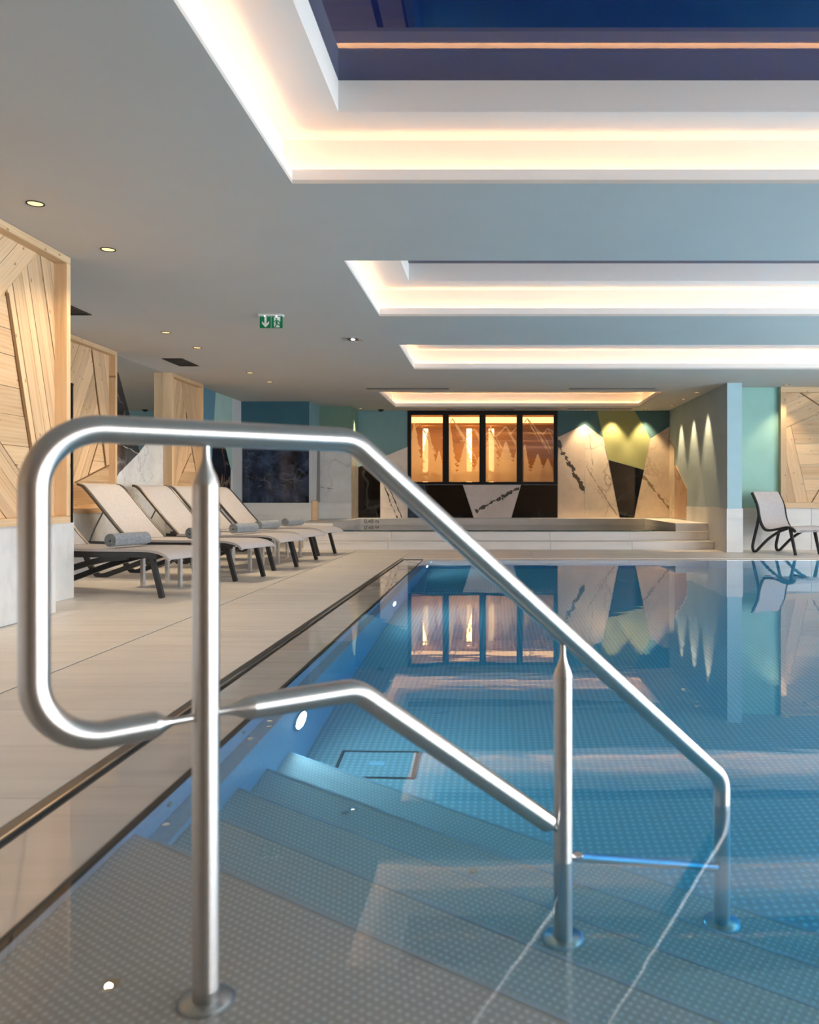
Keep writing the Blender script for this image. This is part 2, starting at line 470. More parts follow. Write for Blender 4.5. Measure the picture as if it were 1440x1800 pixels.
def tile_run(x0, x1, y0, y1, top, mat, name='tile', gap=0.003, bev=0.0015):
    me_key = (round(x1 - x0, 3), round(y1 - y0, 3), round(top, 3), mat.name)
    if me_key not in TILE_ME:
        bm = box(0, x1 - x0 - gap, 0, y1 - y0 - gap, -0.0118, top)
        bmesh.ops.bevel(bm, geom=[e for e in bm.edges if all(v.co.z > top - 1e-4 for v in e.verts)], offset=bev, segments=1, affect='EDGES')
        me = bpy.data.meshes.new(name); bm.to_mesh(me); bm.free(); me.materials.append(mat); TILE_ME[me_key] = me
    o = bpy.data.objects.new(name, TILE_ME[me_key]); COL.objects.link(o); o.parent = floor
    o.location = (x0 + gap / 2, y0 + gap / 2, 0); return o
TILE_ME = {}
PITCH = 0.475
ys = [2.30 + PITCH * k for k in range(-9, 23)]           # rows of the left deck
for y in ys:
    if y + PITCH > 12.9: continue
    tile_run(-2.119, -1.262, y, y + PITCH, 0.0, M['tile'])
    tile_run(-3.03, -2.131, y, y + PITCH, 0.0, M['tile'])
    if y <= 5.6: tile_run(-3.18, -3.03, y, y + PITCH, 0.0, M['tile'])
    if y > 5.6:
        tile_run(-3.93, -3.03, y, y + PITCH, 0.0, M['tile'])
        tile_run(-4.54, -3.93, y, y + PITCH, 0.0, M['tile'])
y_end = max(y for y in ys if y + PITCH <= 12.9) + PITCH
for x0, x1 in ((-2.119, -1.262), (-3.03, -2.131), (-3.93, -3.03), (-4.54, -3.93)):
    tile_run(x0, x1, y_end, 13.2, 0.0, M['tile'])
for x0, x1 in ((-3.93, -3.03), (-4.54, -3.93)):
    tile_run(x0, x1, 13.2, 14.66, 0.0, M['tile'])
yw = [POOL_Y0 + 1.05 * k for k in range(0, 13)]
for a, b in zip(yw, yw[1:]):
    tile_run(-1.198, -0.952, a, min(b, 11.06), -0.006, M['tile_wet'])
xs_far = [-1.262 + 0.9 * k for k in range(0, 11)]
for a, b in zip(xs_far, xs_far[1:]):
    b = min(b, XR)
    if a > -1.0: tile_run(a, b, POOL_Y1 + 0.03, 11.05, -0.004, M['tile'])
    for y0, y1 in ((11.075, 11.55), (11.55, 12.025), (12.025, 12.5), (12.5, 13.2)):
        tile_run(a, b, y0, y1, 0.0, M['tile'])
tile_run(-0.95, -0.365, POOL_Y1 + 0.03, 11.05, -0.004, M['tile'])
obj('expansion_joint', box(-2.130, -2.120, -1.9, 12.2, -0.0118, -0.003), M['black_gap'], floor)
obj('channel_grate', box(-1.258, -1.222, -1.9, 11.06, -0.0118, 0.002), M['dark_metal'], floor, bevel=0.001)
obj('channel_edge', box(-1.222, -1.214, -1.9, 11.06, -0.0118, 0.004), M['steel_bright'], floor)
obj('channel_slot', box(-1.213, -1.200, -1.9, 11.06, -0.0118, -0.010), M['black_gap'], floor)
obj('channel_slot', box(-1.20, XR, 11.052, 11.068, -0.0118, -0.008), M['slot'], floor)

# ------------------------------------------------------------------ pool basin, stairs, water
LEDGE_X = -0.862
M['pool_wall'] = plain('pool_wall_steel', (0.50, 0.52, 0.54), 0.4, 0.25)
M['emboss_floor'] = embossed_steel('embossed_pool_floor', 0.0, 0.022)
STEP_N = Vector((0.581, 0.814)); STEP_ANG = math.atan2(STEP_N.y, STEP_N.x)
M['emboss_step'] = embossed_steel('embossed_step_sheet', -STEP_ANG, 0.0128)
PF = -1.07
basin = structure('pool_basin', 'stainless steel swimming pool basin with embossed floor')
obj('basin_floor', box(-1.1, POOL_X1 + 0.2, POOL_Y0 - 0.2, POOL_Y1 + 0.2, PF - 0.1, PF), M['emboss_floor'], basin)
obj('basin_side_wall', box(-1.1, POOL_X0, POOL_Y0, POOL_Y1, -0.17, -0.125), M['pool_wall'], basin)
obj('basin_side_wall', box(POOL_X0 - 0.03, POOL_X0, POOL_Y0, POOL_Y1 + 0.03, -0.126, -0.012), M['pool_wall'], basin)
obj('basin_side_wall', box(-1.1, LEDGE_X, POOL_Y0, POOL_Y1, PF, -0.171), M['pool_wall'], basin)
obj('basin_side_wall', box(POOL_X1, POOL_X1 + 0.03, POOL_Y0, POOL_Y1 + 0.03, PF, -0.0119), M['pool_wall'], basin)
obj('basin_end_wall', box(-0.955, POOL_X1 + 0.03, POOL_Y1, POOL_Y1 + 0.03, PF, -0.0119), M['pool_wall'], basin)
obj('basin_end_wall', box(-0.955, POOL_X1 + 0.03, POOL_Y0 - 0.03, POOL_Y0, PF, -0.0119), M['pool_wall'], basin)
obj('rim_seal', box(-0.951, -0.926, POOL_Y0, POOL_Y1 + 0.02, -0.0118, -0.004), M['black_gap'], basin)
obj('rim_edge', box(-0.926, POOL_X1, POOL_Y1 - 0.012, POOL_Y1 + 0.028, -0.0118, -0.0025), M['steel_bright'], basin)

RISE, TREAD, C1, D0 = 0.17, 0.28, 1.179, 0.05
rect = [(LEDGE_X + 0.001, POOL_Y0 + 0.001), (POOL_X1 - 0.001, POOL_Y0 + 0.001), (POOL_X1 - 0.001, POOL_Y1 - 0.001), (LEDGE_X + 0.001, POOL_Y1 - 0.001)]
stair = thing('pool_stair', 'embossed steel corner staircase going down under water', 'stairs', (0, 0, 0))
nn = (STEP_N.x, STEP_N.y)
for k in range(5):
    hi = C1 + TREAD * k
    p = clip([(POOL_X0 + 0.001, POOL_Y0 + 0.001), (POOL_X1 - 0.001, POOL_Y0 + 0.001), (POOL_X1 - 0.001, 3), (POOL_X0 + 0.001, 3)] if k == 0 else rect, nn, hi)
    if k > 0: p = clip(p, (-nn[0], -nn[1]), -(hi - TREAD + 0.001))
    top = -(D0 + RISE * k)
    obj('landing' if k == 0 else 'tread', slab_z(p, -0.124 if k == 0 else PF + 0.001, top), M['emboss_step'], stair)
    if k == 0: obj('landing_body', slab_z(clip(rect, nn, hi), PF + 0.001, -0.1245), M['pool_wall'], stair)
    e0 = clip(clip(rect, nn, hi + 0.012), (-nn[0], -nn[1]), -(hi + 0.001))
    obj('nosing', slab_z(e0, top - 0.02, top + 0.0015), M['pool_wall'], stair)

# floor hatch, nozzles
t = thing('drain_hatch', 'square cover plate with recessed grip in the pool floor', 'hatch', (-0.526, 3.67, PF))
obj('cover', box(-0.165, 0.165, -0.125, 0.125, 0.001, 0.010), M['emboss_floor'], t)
obj('frame', rect_ring((-0.168, 0.168, -0.128, 0.128), (-0.18, 0.18, -0.14, 0.14), 0.0005, 0.012), M['dark_metal'], t)
obj('grip', box(-0.035, 0.035, -0.02, 0.02, 0.0101, 0.018), M['white_plastic'], t)
def disc(name, loc, axis, r, h, mat, label, cat, group=None):
    bm = lathe([(0, r), (h * 0.7, r), (h, r * 0.85)], (0, 0, 0), axis, 20)
    o = obj(name, bm, mat); o.location = loc; return tag(o, label, cat, group)
M['brass'] = steel('nozzle_bronze', (0.62, 0.46, 0.30), 0.5)
disc('floor_nozzle', (-0.685, 1.47, -0.0499), (0, 0, 1), 0.014, 0.004, M['brass'], 'small round bronze nozzle in the top landing beside the near post', 'nozzle', 'pool nozzles')
disc('floor_nozzle', (-0.50, 2.74, -0.5599), (0, 0, 1), 0.013, 0.004, M['steel_bright'], 'shiny round nozzle on a middle underwater step', 'nozzle', 'pool nozzles')
disc('floor_nozzle', (-0.06, 2.38, -0.5599), (0, 0, 1), 0.013, 0.004, M['brass'], 'small round nozzle on a lower underwater step near the rail', 'nozzle', 'pool nozzles')
for y, lab in ((2.33, 'wall nozzle nearest the camera under the pool rim'), (3.02, 'wall nozzle under the pool rim, second from the camera'), (3.42, 'wall nozzle under the pool rim, just before the bright underwater lamp')):
    disc('wall_nozzle', (POOL_X0 + 0.0005, y, -0.075), (1, 0, 0), 0.014, 0.006, M['brass'], lab, 'nozzle', 'pool nozzles')

# underwater lamps on the left side wall
M['uw_lens'] = emit('underwater_lamp_lens', (0.78, 0.88, 1.0), 160.0)
UW = [(3.62, 'bright round underwater lamp nearest the camera on the pool wall'), (7.0, 'small bright underwater lamp halfway along the pool wall'), (10.4, 'tiny bright underwater lamp at the far end of the pool wall')]
for y, lab in UW:
    t = thing('underwater_lamp', lab, 'lamp', (LEDGE_X, y, -0.50), 0, 'underwater lamps')
    obj('ring', lathe([(0.0005, 0.11), (0.006, 0.11), (0.009, 0.10), (0.009, 0.09)], (0, 0, 0), (1, 0, 0), 28), M['steel_bright'], t)
    obj('lens', lathe([(0.0095, 0.088), (0.013, 0.082), (0.014, 0.06)], (0, 0, 0), (1, 0, 0), 28), M['uw_lens'], t)
for y in (0.6, 2.25, 3.9, 5.55, 7.2, 8.85, 10.2):               # added spots on the unseen far side wall, brightening the water
    ld = bpy.data.lights.new('underwater_fill_light', 'SPOT'); ld.energy = 190; ld.color = (0.78, 0.89, 1.0)
    ld.spot_size = 2.9; ld.spot_blend = 0.6; ld.shadow_soft_size = 0.05
    lo = bpy.data.objects.new('water_fill_light', ld); COL.objects.link(lo); lo.location = (POOL_X1 - 0.06, y, -0.62)
    lo.rotation_euler = (0, PI / 2, 0)
    obj('added_lamp_disc', lathe([(0.0005, 0.11), (0.008, 0.10), (0.012, 0.06)], (POOL_X1, y, -0.62), (-1, 0, 0), 24), M['steel_bright'], basin)  # fixture disc added on the unseen wall behind each spot

def water_material(name, ripple, absorb=True):
    t = NT(name); v = t.coord((0.55, 1.6, 1))
    t.t.nodes.remove(t.b)
    bp = t.n('ShaderNodeBump'); bp.inputs['Strength'].default_value = 1.0; bp.inputs['Distance'].default_value = ripple
    t.l(t.noise(v, 2.6, 2, 0.5, 0.4), bp.inputs['Height'])
    g = t.n('ShaderNodeBsdfGlass'); g.inputs['IOR'].default_value = 1.333; g.inputs['Roughness'].default_value = 0.0
    g.inputs['Color'].default_value = (1, 1, 1, 1)
    t.l(bp.outputs[0], g.inputs['Normal']); t.l(g.outputs[0], t.out.inputs['Surface'])
    if absorb:
        a = t.n('ShaderNodeVolumeAbsorption'); a.inputs['Color'].default_value = (0.0, 0.72, 0.90, 1); a.inputs['Density'].default_value = 0.75
        t.l(a.outputs[0], t.out.inputs['Volume'])
    return t.m
M['water'] = water_material('pool_water', 0.0007)
wat = obj('pool_water', box(POOL_X0 - 0.012, POOL_X1 + 0.01, POOL_Y0 - 0.01, POOL_Y1 - 0.005, PF - 0.05, WATER), M['water'])
tag(wat, 'clear blue still water filling the swimming pool', 'water', kind='stuff')

# ------------------------------------------------------------------ pool handrail
RD = Vector((0.80, 0.60, 0)); RO = Vector((-0.50, 1.42, 0))
def rp(t, z): return RO + RD * t + Vector((0, 0, z))
TR = 0.0228
rail = thing('pool_handrail', 'brushed stainless steel pool handrail with loop end, leading down the steps', 'handrail', RO)
inv = Matrix.Translation(-RO)
def rail_part(name, bm, mat=M['steel']):
    bm.transform(inv); return obj(name, bm, mat, rail, smooth=True)
SL = 0.786
t_b, z_b = 0.280, 0.957
t_e = 1.412; z_e = z_b - SL * (t_e - t_b)
path = fillet([rp(-0.085, 0.467), rp(-0.262, 0.462), rp(-0.262, z_b), rp(t_b, z_b), rp(t_e, z_e), rp(t_e, -0.727)], [0.098, 0.098, 0.075, 0.075], 14)
rail_part('top_rail', tube(path, TR, 32))
NECK = [(0, TR), (0.004, TR * 0.96), (0.016, TR * 0.80), (0.030, TR * 0.52), (0.046, 0.0075), (0.060, 0.0066)]
rail_part('connector', lathe([(s * 0.55, r) for s, r in NECK] + [(0.085, 0.006)], rp(-0.085, 0.467), RD + Vector((0, 0, 0.02))))
rail_part('post', tube([rp(0, -0.049), rp(0, 0.868)], TR, 32))
rail_part('post_neck', lathe(NECK + [(z_b - 0.868 - TR + 0.004, 0.0066)], rp(0, 0.868), (0, 0, 1)))
z2 = z_b - SL * (0.826 - t_b)
rail_part('post', tube([rp(0.826, -0.3895), rp(0.826, z2 - 0.100)], TR * 0.97, 32))
rail_part('post_neck', lathe(NECK + [(0.100 - 0.026, 0.0066)], rp(0.826, z2 - 0.100), (0, 0, 1)))
mid = fillet([rp(0.082, 0.472), rp(0.288, 0.472), rp(0.778, 0.472 - 0.765 * 0.49)], 0.075, 12)
rail_part('mid_rail', tube(mid, TR, 32))
rail_part('connector', lathe(NECK + [(0.068, 0.006)], rp(0.082, 0.472), -RD))
sl_dir = (RD - Vector((0, 0, 0.765))).normalized()
rail_part('connector', lathe([(s * 0.5, r) for s, r in NECK] + [(0.05, 0.006)], rp(0.778, 0.472 - 0.765 * 0.49), sl_dir))
rail_part('mid_rail', tube([rp(0.868, -0.012), rp(1.375, -0.012 - 0.765 * 0.507)], TR * 0.8, 28))
rail_part('connector', lathe([(s * 0.4, r * 0.8) for s, r in NECK] + [(0.055, 0.006)], rp(0.868, -0.012), -sl_dir))
rail_part('connector', lathe([(s * 0.4, r * 0.8) for s, r in NECK] + [(0.04, 0.006)], rp(1.375, -0.012 - 0.765 * 0.507), sl_dir))
for tt, zz in ((0, -0.0498), (0.826, -0.3898), (t_e, -0.7298)):
    rail_part('flange', lathe([(0, 0.049), (0.005, 0.049), (0.009, 0.043), (0.011, TR + 0.002), (0.012, TR - 0.004)], rp(tt, zz), (0, 0, 1), 36))

# ------------------------------------------------------------------ walls
M['wall_plain'] = paint('white_wall_paint', lin(205, 206, 206))
M['teal_dark'] = paint('dark_teal_paint', lin(56, 94, 108))
M['teal_mid'] = paint('grey_teal_paint', lin(112, 144, 148))
M['green'] = paint('sage_green_paint', lin(104, 130, 114))
M['lime'] = paint('lime_green_paint', lin(160, 162, 112))
M['teal_back'] = paint('deep_grey_teal_paint', lin(78, 112, 118))
M['blue_mid'] = paint('mid_blue_paint', lin(90, 130, 148))
M['mint'] = paint('pale_mint_paint', lin(160, 190, 184))
M['wall_grey_teal'] = paint('warm_grey_teal_paint', lin(166, 180, 182))
M['col_blue'] = paint('light_blue_paint', lin(168, 198, 206))
M['turq'] = paint('turquoise_paint', lin(152, 194, 184))
M['light_grey'] = paint('light_grey_paint', lin(196, 198, 198))
M['grey_strip'] = paint('grey_strip_tone', lin(132, 130, 128))
M['soft_marble'] = marble('soft_white_marble', lin(218, 214, 208), lin(150, 140, 130), 1.6, 0.7, 0.15)
M['beige_marble'] = marble('beige_marble', lin(214, 196, 170), lin(150, 112, 74), 1.8, 0.8, 0.15, 'y')
M['black_marble'] = marble('black_marble', (0.004, 0.004, 0.0045), (0.10, 0.10, 0.10), 0.8, 0.3, 0.04)
M['blue_marble'] = marble('dark_blue_marble', lin(62, 74, 98), lin(120, 128, 142), 2.0, 0.45, 0.08, cloud=0.12)
M['navy_marble'] = marble('navy_marble', lin(22, 26, 36), lin(170, 140, 110), 1.2, 0.7, 0.08, 'y')
M['brown_marble'] = marble('brown_marble', lin(176, 138, 106), lin(90, 66, 46), 1.0, 0.8, 0.15, 'y')
PL = 0.655    # plinth height

def painted(wall, name, bm, mat): return obj(name, bm, mat, wall)

# left wall -------------------------------------------------------
wl = tag(obj('wall_left', box(XL - 0.2, XL, 5.8, 14.66, -0.012, ZC), M['wall_plain']), 'left wall with paint, mirror and marble facets', kind='structure')
X = XL
P = lambda px, py: on_x(px, py, XL)
yA = 9.60
mir = [P(207, 657), P(228, 735), P(244, 795), P(256, 779), (11.23, 1.80), (11.23, ZC), (yA, ZC), (yA, 2.49)]
painted(wl, 'mirror_panel', slab_x(mir, X, 0.008), M['mirror'])
dk = [(yA, 2.485), P(207, 657), P(228, 735), P(244, 795), P(208, 831), (yA, 0.86)]
M['dark_slab'] = marble('dark_brown_marble', (0.030, 0.027, 0.025), (0.55, 0.5, 0.46), 1.0, 0.5, 0.06, 'y', [((9.7, 1.50), (10.6, 1.36), 0.006, (0.5, 0.46, 0.42))])
painted(wl, 'marble_panel', slab_x(dk, X, 0.012), M['dark_slab'])
wm = [(yA, 0.85), P(208, 831), P(244, 795), P(256, 779), (11.23, 1.80), (11.23, PL + 0.01), (yA, PL + 0.01)]
M['white_marble_y'] = marble('white_marble', lin(228, 228, 226), lin(120, 122, 122), 2.2, 0.75, 0.14, 'y')
painted(wl, 'marble_panel', slab_x(wm, X, 0.012), M['white_marble_y'])
y0 = 12.42
painted(wl, 'painted_facet', slab_x([(y0, ZC), P(379, 689 - 6.9), P(374, 770), P(372, 815), P(363, 823), (y0, 1.28)], X, 0.006), M['blue_mid'])
painted(wl, 'painted_facet', slab_x([P(379, 689 - 6.9), (14.18, ZC), (14.18, 1.30), P(404.5, 825), P(395, 785), P(374, 770)], X, 0.006), M['mint'])
painted(wl, 'marble_panel', slab_x([P(374, 770), P(395, 785), P(404.5, 825), P(404, 884), P(370, 884), P(372, 815)], X, 0.012), M['navy_marble'])
painted(wl, 'marble_panel', slab_x([(y0, 1.27), P(363, 823), P(372, 815), P(370, 884), (y0, PL + 0.01)], X, 0.012), M['white_marble_y'])
painted(wl, 'painted_facet', slab_x([(14.18, ZC), (14.655, ZC), (14.655, 0.02), (14.18, 0.02)], X, 0.012), M['light_grey'])
bl = structure('baseboard_left', 'pale tiled plinth along the left wall')
for a, b in ((8.2, 9.6), (9.603, 11.22), (11.223, 12.42), (12.423, 13.3), (13.303, 14.17)):
    xx = -4.42 if (b <= 9.6 or abs(b - 12.42) < 1e-3) else XL + 0.03
    obj('tile', box(XL + 0.001, xx, a, b, 0.001, PL), M['plinth'], bl, bevel=0.002)

# near partition that carries the first wood panel ------------------
wn = tag(obj('wall_partition', box(XL - 0.2, -3.10, -6.0, 5.79, PL, ZC), M['wood_wall']), 'near left partition behind the wooden panel', kind='structure')
bn = structure('baseboard_partition', 'pale grey tiled plinth under the nearest wooden panel')
for a, b in ((-6.0, 1.2), (1.203, 3.6), (3.603, 5.94)):
    obj('tile', box(XL, -3.18, a, b, 0.001, PL), M['plinth'], bn, bevel=0.002)
obj('tile', box(XL + 0.001, -3.50, 5.943, 6.82, 0.001, PL + 0.05), M['plinth'], bn, bevel=0.002)
tag(obj('wall_rear', box(XL - 0.2, XR + 0.1, -6.2, -6.0, -0.012, ZC), M['wood_wall']), 'wooden wall behind the camera', kind='structure')
# window wall on the right and behind: mullions only, glass to the open sky
wf = bmesh.new()
for y in [-5.9 + 2.2 * k for k in range(8)]: box(XR, XR + 0.08, y - 0.03, y + 0.03, -0.012, ZC, wf)
tag(obj('wall_right_blocker', box(XR, XR + 0.1, 9.5, 13.0, -0.012, ZC), M['wall_plain']), 'plain unseen wall added at the far right to block window light', kind='structure')  # added out of view to cut window light on the right deck
tag(obj('window_1', wf, M['dark_metal']), 'tall window wall along the right side', kind='structure')

# nook walls at the back left ---------------------------------------
YN, XN1, YN2, XN2 = 14.66, -3.31, 15.5, -2.71
wb = bmesh.new()
box(XL - 0.2, XN1, YN, YB + 0.2, -0.012, ZC, wb); box(XN1, XN2, YN2, YB + 0.2, -0.012, ZC, wb)
wbl = tag(obj('wall_back_left', wb, M['wall_plain']), 'stepped back left wall with teal paint and marble', kind='structure')
ZP, ZM = 0.72, 1.93
rc = lambda a, b, z0, z1: [(a, z0), (b, z0), (b, z1), (a, z1)]
painted(wbl, 'painted_facet', slab_y(rc(XL, XN1 - 0.001, ZM, ZC), YN, 0.006), M['teal_dark'])
painted(wbl, 'marble_panel', slab_y(rc(-4.505, XN1 - 0.004, ZP, ZM - 0.003), YN, 0.012), M['blue_marble'])
painted(wbl, 'painted_facet', slab_x(rc(YN, YN2, ZM, ZC), XN1, 0.006), M['teal_mid'])
painted(wbl, 'marble_panel', slab_x([(YN, ZP), (15.18, ZP), (15.27, ZM), (YN, ZM)], XN1, 0.012), M['light_grey'])
painted(wbl, 'marble_panel', slab_x([(15.183, ZP), (YN2, ZP), (YN2, ZM), (15.273, ZM)], XN1, 0.010), M['grey_strip'])  # darker grey strip at the inner end of the return
painted(wbl, 'painted_facet', slab_y(rc(XN1, XN2, ZM, ZC), YN2, 0.006), M['green'])
M['wm_nook'] = marble('grey_white_marble', lin(216, 214, 210), lin(150, 146, 140), 1.2, 0.5, 0.14, 'x', [((-3.33, 1.02), (-3.05, 0.98), 0.012, (0.02, 0.02, 0.02))])
painted(wbl, 'marble_panel', slab_y(rc(XN1 + 0.013, XN2, ZP, ZM - 0.003), YN2, 0.012), M['wm_nook'])
painted(wbl, 'painted_facet', slab_x(rc(YN2, YB, ZM, ZC), XN2, 0.006), M['green'])
painted(wbl, 'marble_panel', slab_x(rc(YN2 - 0.01, YB, 0.41, ZM - 0.003), XN2, 0.012), M['beige_marble'])
bb = structure('baseboard_back', 'pale tiled plinth of the back left nook')
obj('tile', box(XL + 0.013, XN1, YN - 0.02, YN - 0.001, 0.001, ZP - 0.003), M['plinth'], bb, bevel=0.002)
obj('tile', box(XN1 + 0.001, XN1 + 0.02, YN - 0.02, YN2, 0.41, ZP - 0.003), M['plinth'], bb, bevel=0.002)
obj('tile', box(XN1 + 0.021, XN2, YN2 - 0.02, YN2 - 0.001, 0.41, ZP - 0.003), M['plinth'], bb, bevel=0.002)

# back wall with the lit window --------------------------------------
Q = lambda px, py: on_y(px, py, YB)
WX0, WX1 = Q(717, 0)[0], Q(980.3, 0)[0]
WZ0 = Q(0, 852)[1]
wk = bmesh.new()
box(XN2, WX0, YB, YB + 0.2, -0.012, ZC, wk); box(WX1, 3.7, YB, YB + 0.2, -0.012, ZC, wk)
box(WX0, WX1, YB, YB + 0.2, -0.012, WZ0, wk)
wback = tag(obj('wall_back', wk, M['wall_plain']), 'back wall faceted with teal and lime paint and marble slabs', kind='structure')
ZB = 0.41
K = (0.012, 0.011, 0.01)
M['wm1'] = marble('white_marble_dark_vein', lin(226, 214, 204), lin(170, 150, 132), 1.2, 0.4, 0.12, 'x', [(Q(664, 826), Q(699, 912), 0.022, K), (Q(668, 822), Q(708, 912), 0.012, (0.05, 0.035, 0.02))])
M['wm2'] = marble('white_marble_black_streak', lin(226, 214, 208), lin(180, 168, 158), 1.0, 0.3, 0.12, 'x', [(Q(836, 899), Q(913, 858), 0.036, (0.03, 0.028, 0.022))])
M['wm3'] = marble('white_marble_black_chain', lin(228, 208, 190), lin(170, 145, 120), 1.0, 0.35, 0.10, 'x', [(Q(978, 774), Q(1029, 866), 0.046, K)])
M['wm4'] = marble('white_marble_grey_veins', lin(228, 212, 194), lin(140, 116, 96), 1.5, 0.9, 0.12, 'x', [(Q(1036, 764), Q(1042, 818), 0.010, (0.3, 0.24, 0.18)), (Q(1030, 820), Q(1084, 905), 0.012, (0.3, 0.24, 0.18))])
M['wm5'] = marble('white_marble_brown_vein', lin(226, 206, 182), lin(150, 118, 90), 1.3, 0.5, 0.12, 'x', [(Q(1130, 836), Q(1180, 898), 0.030, (0.26, 0.17, 0.09))])
zl = lambda px: Q(px, 786 + (716 - px) * 0.41)
painted(wback, 'painted_facet', slab_y([(XN2, ZC), (WX0, ZC), zl(717), zl(628.5)], YB, 0.006), M['teal_mid'])
painted(wback, 'marble_panel', slab_y([(XN2, ZB), (Q(668.5, 0)[0], ZB), zl(668.5), zl(629)], YB, 0.012), M['black_marble'])
painted(wback, 'marble_panel', slab_y([(Q(669, 0)[0], ZB), (WX0 - 0.002, ZB), zl(716.8), zl(669)], YB, 0.012), M['wm1'])
b0 = (WX0, ZB); wt = WZ0 - 0.006
painted(wback, 'marble_panel', slab_y([(WX0, ZB), (Q(757, 0)[0], ZB), (Q(746, 0)[0], wt), (WX0, wt)], YB, 0.012), M['blue_marble'])
painted(wback, 'marble_panel', slab_y([(Q(757.6, 0)[0], ZB), (Q(832.5, 0)[0], ZB), (Q(813.5, 0)[0], wt), (Q(746.6, 0)[0], wt)], YB, 0.012), M['black_marble'])
painted(wback, 'marble_panel', slab_y([(Q(833, 0)[0], ZB), (Q(898.7, 0)[0], ZB), (Q(915.8, 0)[0], wt), (Q(814, 0)[0], wt)], YB, 0.012), M['wm2'])
painted(wback, 'marble_panel', slab_y([(Q(899.3, 0)[0], ZB), (WX1 - 0.003, ZB), (WX1 - 0.003, wt), (Q(916.4, 0)[0], wt)], YB, 0.012), M['black_marble'])
painted(wback, 'painted_facet', slab_y([(WX1, ZC), (Q(1050, 0)[0], ZC), Q(1060.3, 769), Q(1028.5, 746), Q(981, 768.5)], YB, 0.006), M['teal_back'])
painted(wback, 'marble_panel', slab_y([(WX1 + 0.002, ZB), (Q(1027.8, 0)[0], ZB), Q(1027.8, 746.3), Q(981, 768.8)], YB, 0.012), M['wm3'])
painted(wback, 'marble_panel', slab_y([(Q(1028.3, 0)[0], ZB), (Q(1089, 0)[0], ZB), Q(1060.3, 769.6), Q(1028.3, 746.3)], YB, 0.012), M['wm4'])
painted(wback, 'painted_facet', slab_y([(Q(1050, 0)[0], ZC), (Q(1116, 0)[0], ZC), Q(1143.5, 771), Q(1132, 825.5), Q(1069.5, 808.5), Q(1060.3, 769)], YB, 0.006), M['lime'])
painted(wback, 'marble_panel', slab_y([(Q(1089.5, 0)[0], ZB), (Q(1114.5, 0)[0], ZB), Q(1132, 826), Q(1070, 809)], YB, 0.012), M['black_marble'])
painted(wback, 'painted_facet', slab_y([(Q(1116, 0)[0], ZC), (3.48, ZC), (3.48, 2.22), Q(1143.5, 771)], YB, 0.006), M['teal_back'])
painted(wback, 'marble_panel', slab_y([(Q(1115, 0)[0], ZB), (3.478, ZB), (3.478, 2.215), Q(1143.5, 771.5)], YB, 0.012), M['wm5'])

# right side wall of the raised pool, the column end and the right back wall
XC = 3.48
wr = tag(obj('wall_right', box(XC, 3.70, 12.24, YB + 0.2, -0.012, ZC), M['wall_grey_teal']), 'grey teal side wall ending in a light blue pillar face', kind='structure')
painted(wr, 'painted_facet', box(XC, 3.70, 12.233, 12.2395, PL, ZC), M['col_blue'])
R_ = lambda px, py: on_x(px, py, XC)
painted(wr, 'marble_panel', slab_x([(15.78, ZB), (YB - 0.013, ZB), (YB - 0.013, 1.96), (15.78, 1.75)], XC, -0.010), M['beige_marble'])
painted(wr, 'marble_panel', slab_x([(14.78, ZB), (15.777, ZB), (15.777, 1.42), (15.70, 1.44), (14.78, 0.98)], XC, -0.010), M['brown_marble'])
br = structure('baseboard_right', 'pale tiled plinth around the pillar and right wall')
obj('tile', box(XC - 0.012, XC - 0.001, 13.32, 14.777, 0.28, PL), M['plinth'], br, bevel=0.001)
obj('tile', box(XC - 0.012, XC - 0.001, 12.23, 13.317, 0.001, PL), M['plinth'], br, bevel=0.001)
obj('tile', box(XC - 0.012, 3.712, 12.22, 12.2395, 0.001, PL), M['plinth'], br, bevel=0.001)
YR = 12.76
wrb = tag(obj('wall_back_right', box(3.701, XR, YR, YR + 0.2, -0.012, ZC), M['turq']), 'turquoise wall behind the lounge chair', kind='structure')
for a, b in ((3.72, 4.93), (4.933, 6.14), (6.143, 7.49)):
    obj('tile', box(a, b, YR - 0.02, YR - 0.001, 0.001, PL), M['plinth'], br, bevel=0.002)

# ------------------------------------------------------------------ lit window in the back wall
t = thing('panorama_window', 'black framed four-pane window glowing amber with frosted forest pattern', 'window', (WX0, YB, WZ0))
ww, wh = WX1 - WX0, ZC - WZ0
obj('frame', rect_ring((0.075, ww - 0.075, 0, 0.001), (0, ww, 0, 0.001), 0, 0) if False else box(0, ww, -0.02, 0.05, 0.0, 0.055), M['black_frame'], t)
obj('frame', box(0, ww, -0.02, 0.05, wh - 0.085, wh), M['black_frame'], t)
pane_px = [(723, 778.5), (789, 843), (854, 908.5), (919, 973.5)]
edges = [0.0] + [((a - 869) * YB / 1440 - WX0) for ab in pane_px for a in ab] + [ww]
for k in range(0, 10, 2):
    obj('mullion', box(edges[k], edges[k + 1], -0.02, 0.05, 0.0552, wh - 0.0852), M['black_frame'], t)
def thin_glass(name):
    tt = NT(name); tt.t.nodes.remove(tt.b)
    tr = tt.n('ShaderNodeBsdfTransparent'); gl = tt.n('ShaderNodeBsdfGlossy'); gl.inputs['Roughness'].default_value = 0.01
    fr = tt.n('ShaderNodeFresnel'); fr.inputs['IOR'].default_value = 1.7
    mx = tt.n('ShaderNodeMixShader'); tt.l(fr.outputs[0], mx.inputs[0]); tt.l(tr.outputs[0], mx.inputs[1]); tt.l(gl.outputs[0], mx.inputs[2])
    tr.inputs['Color'].default_value = (0.93, 0.92, 0.90, 1)
    tt.l(mx.outputs[0], tt.out.inputs['Surface']); return tt.m
M['glass'] = thin_glass('clear_window_glass')
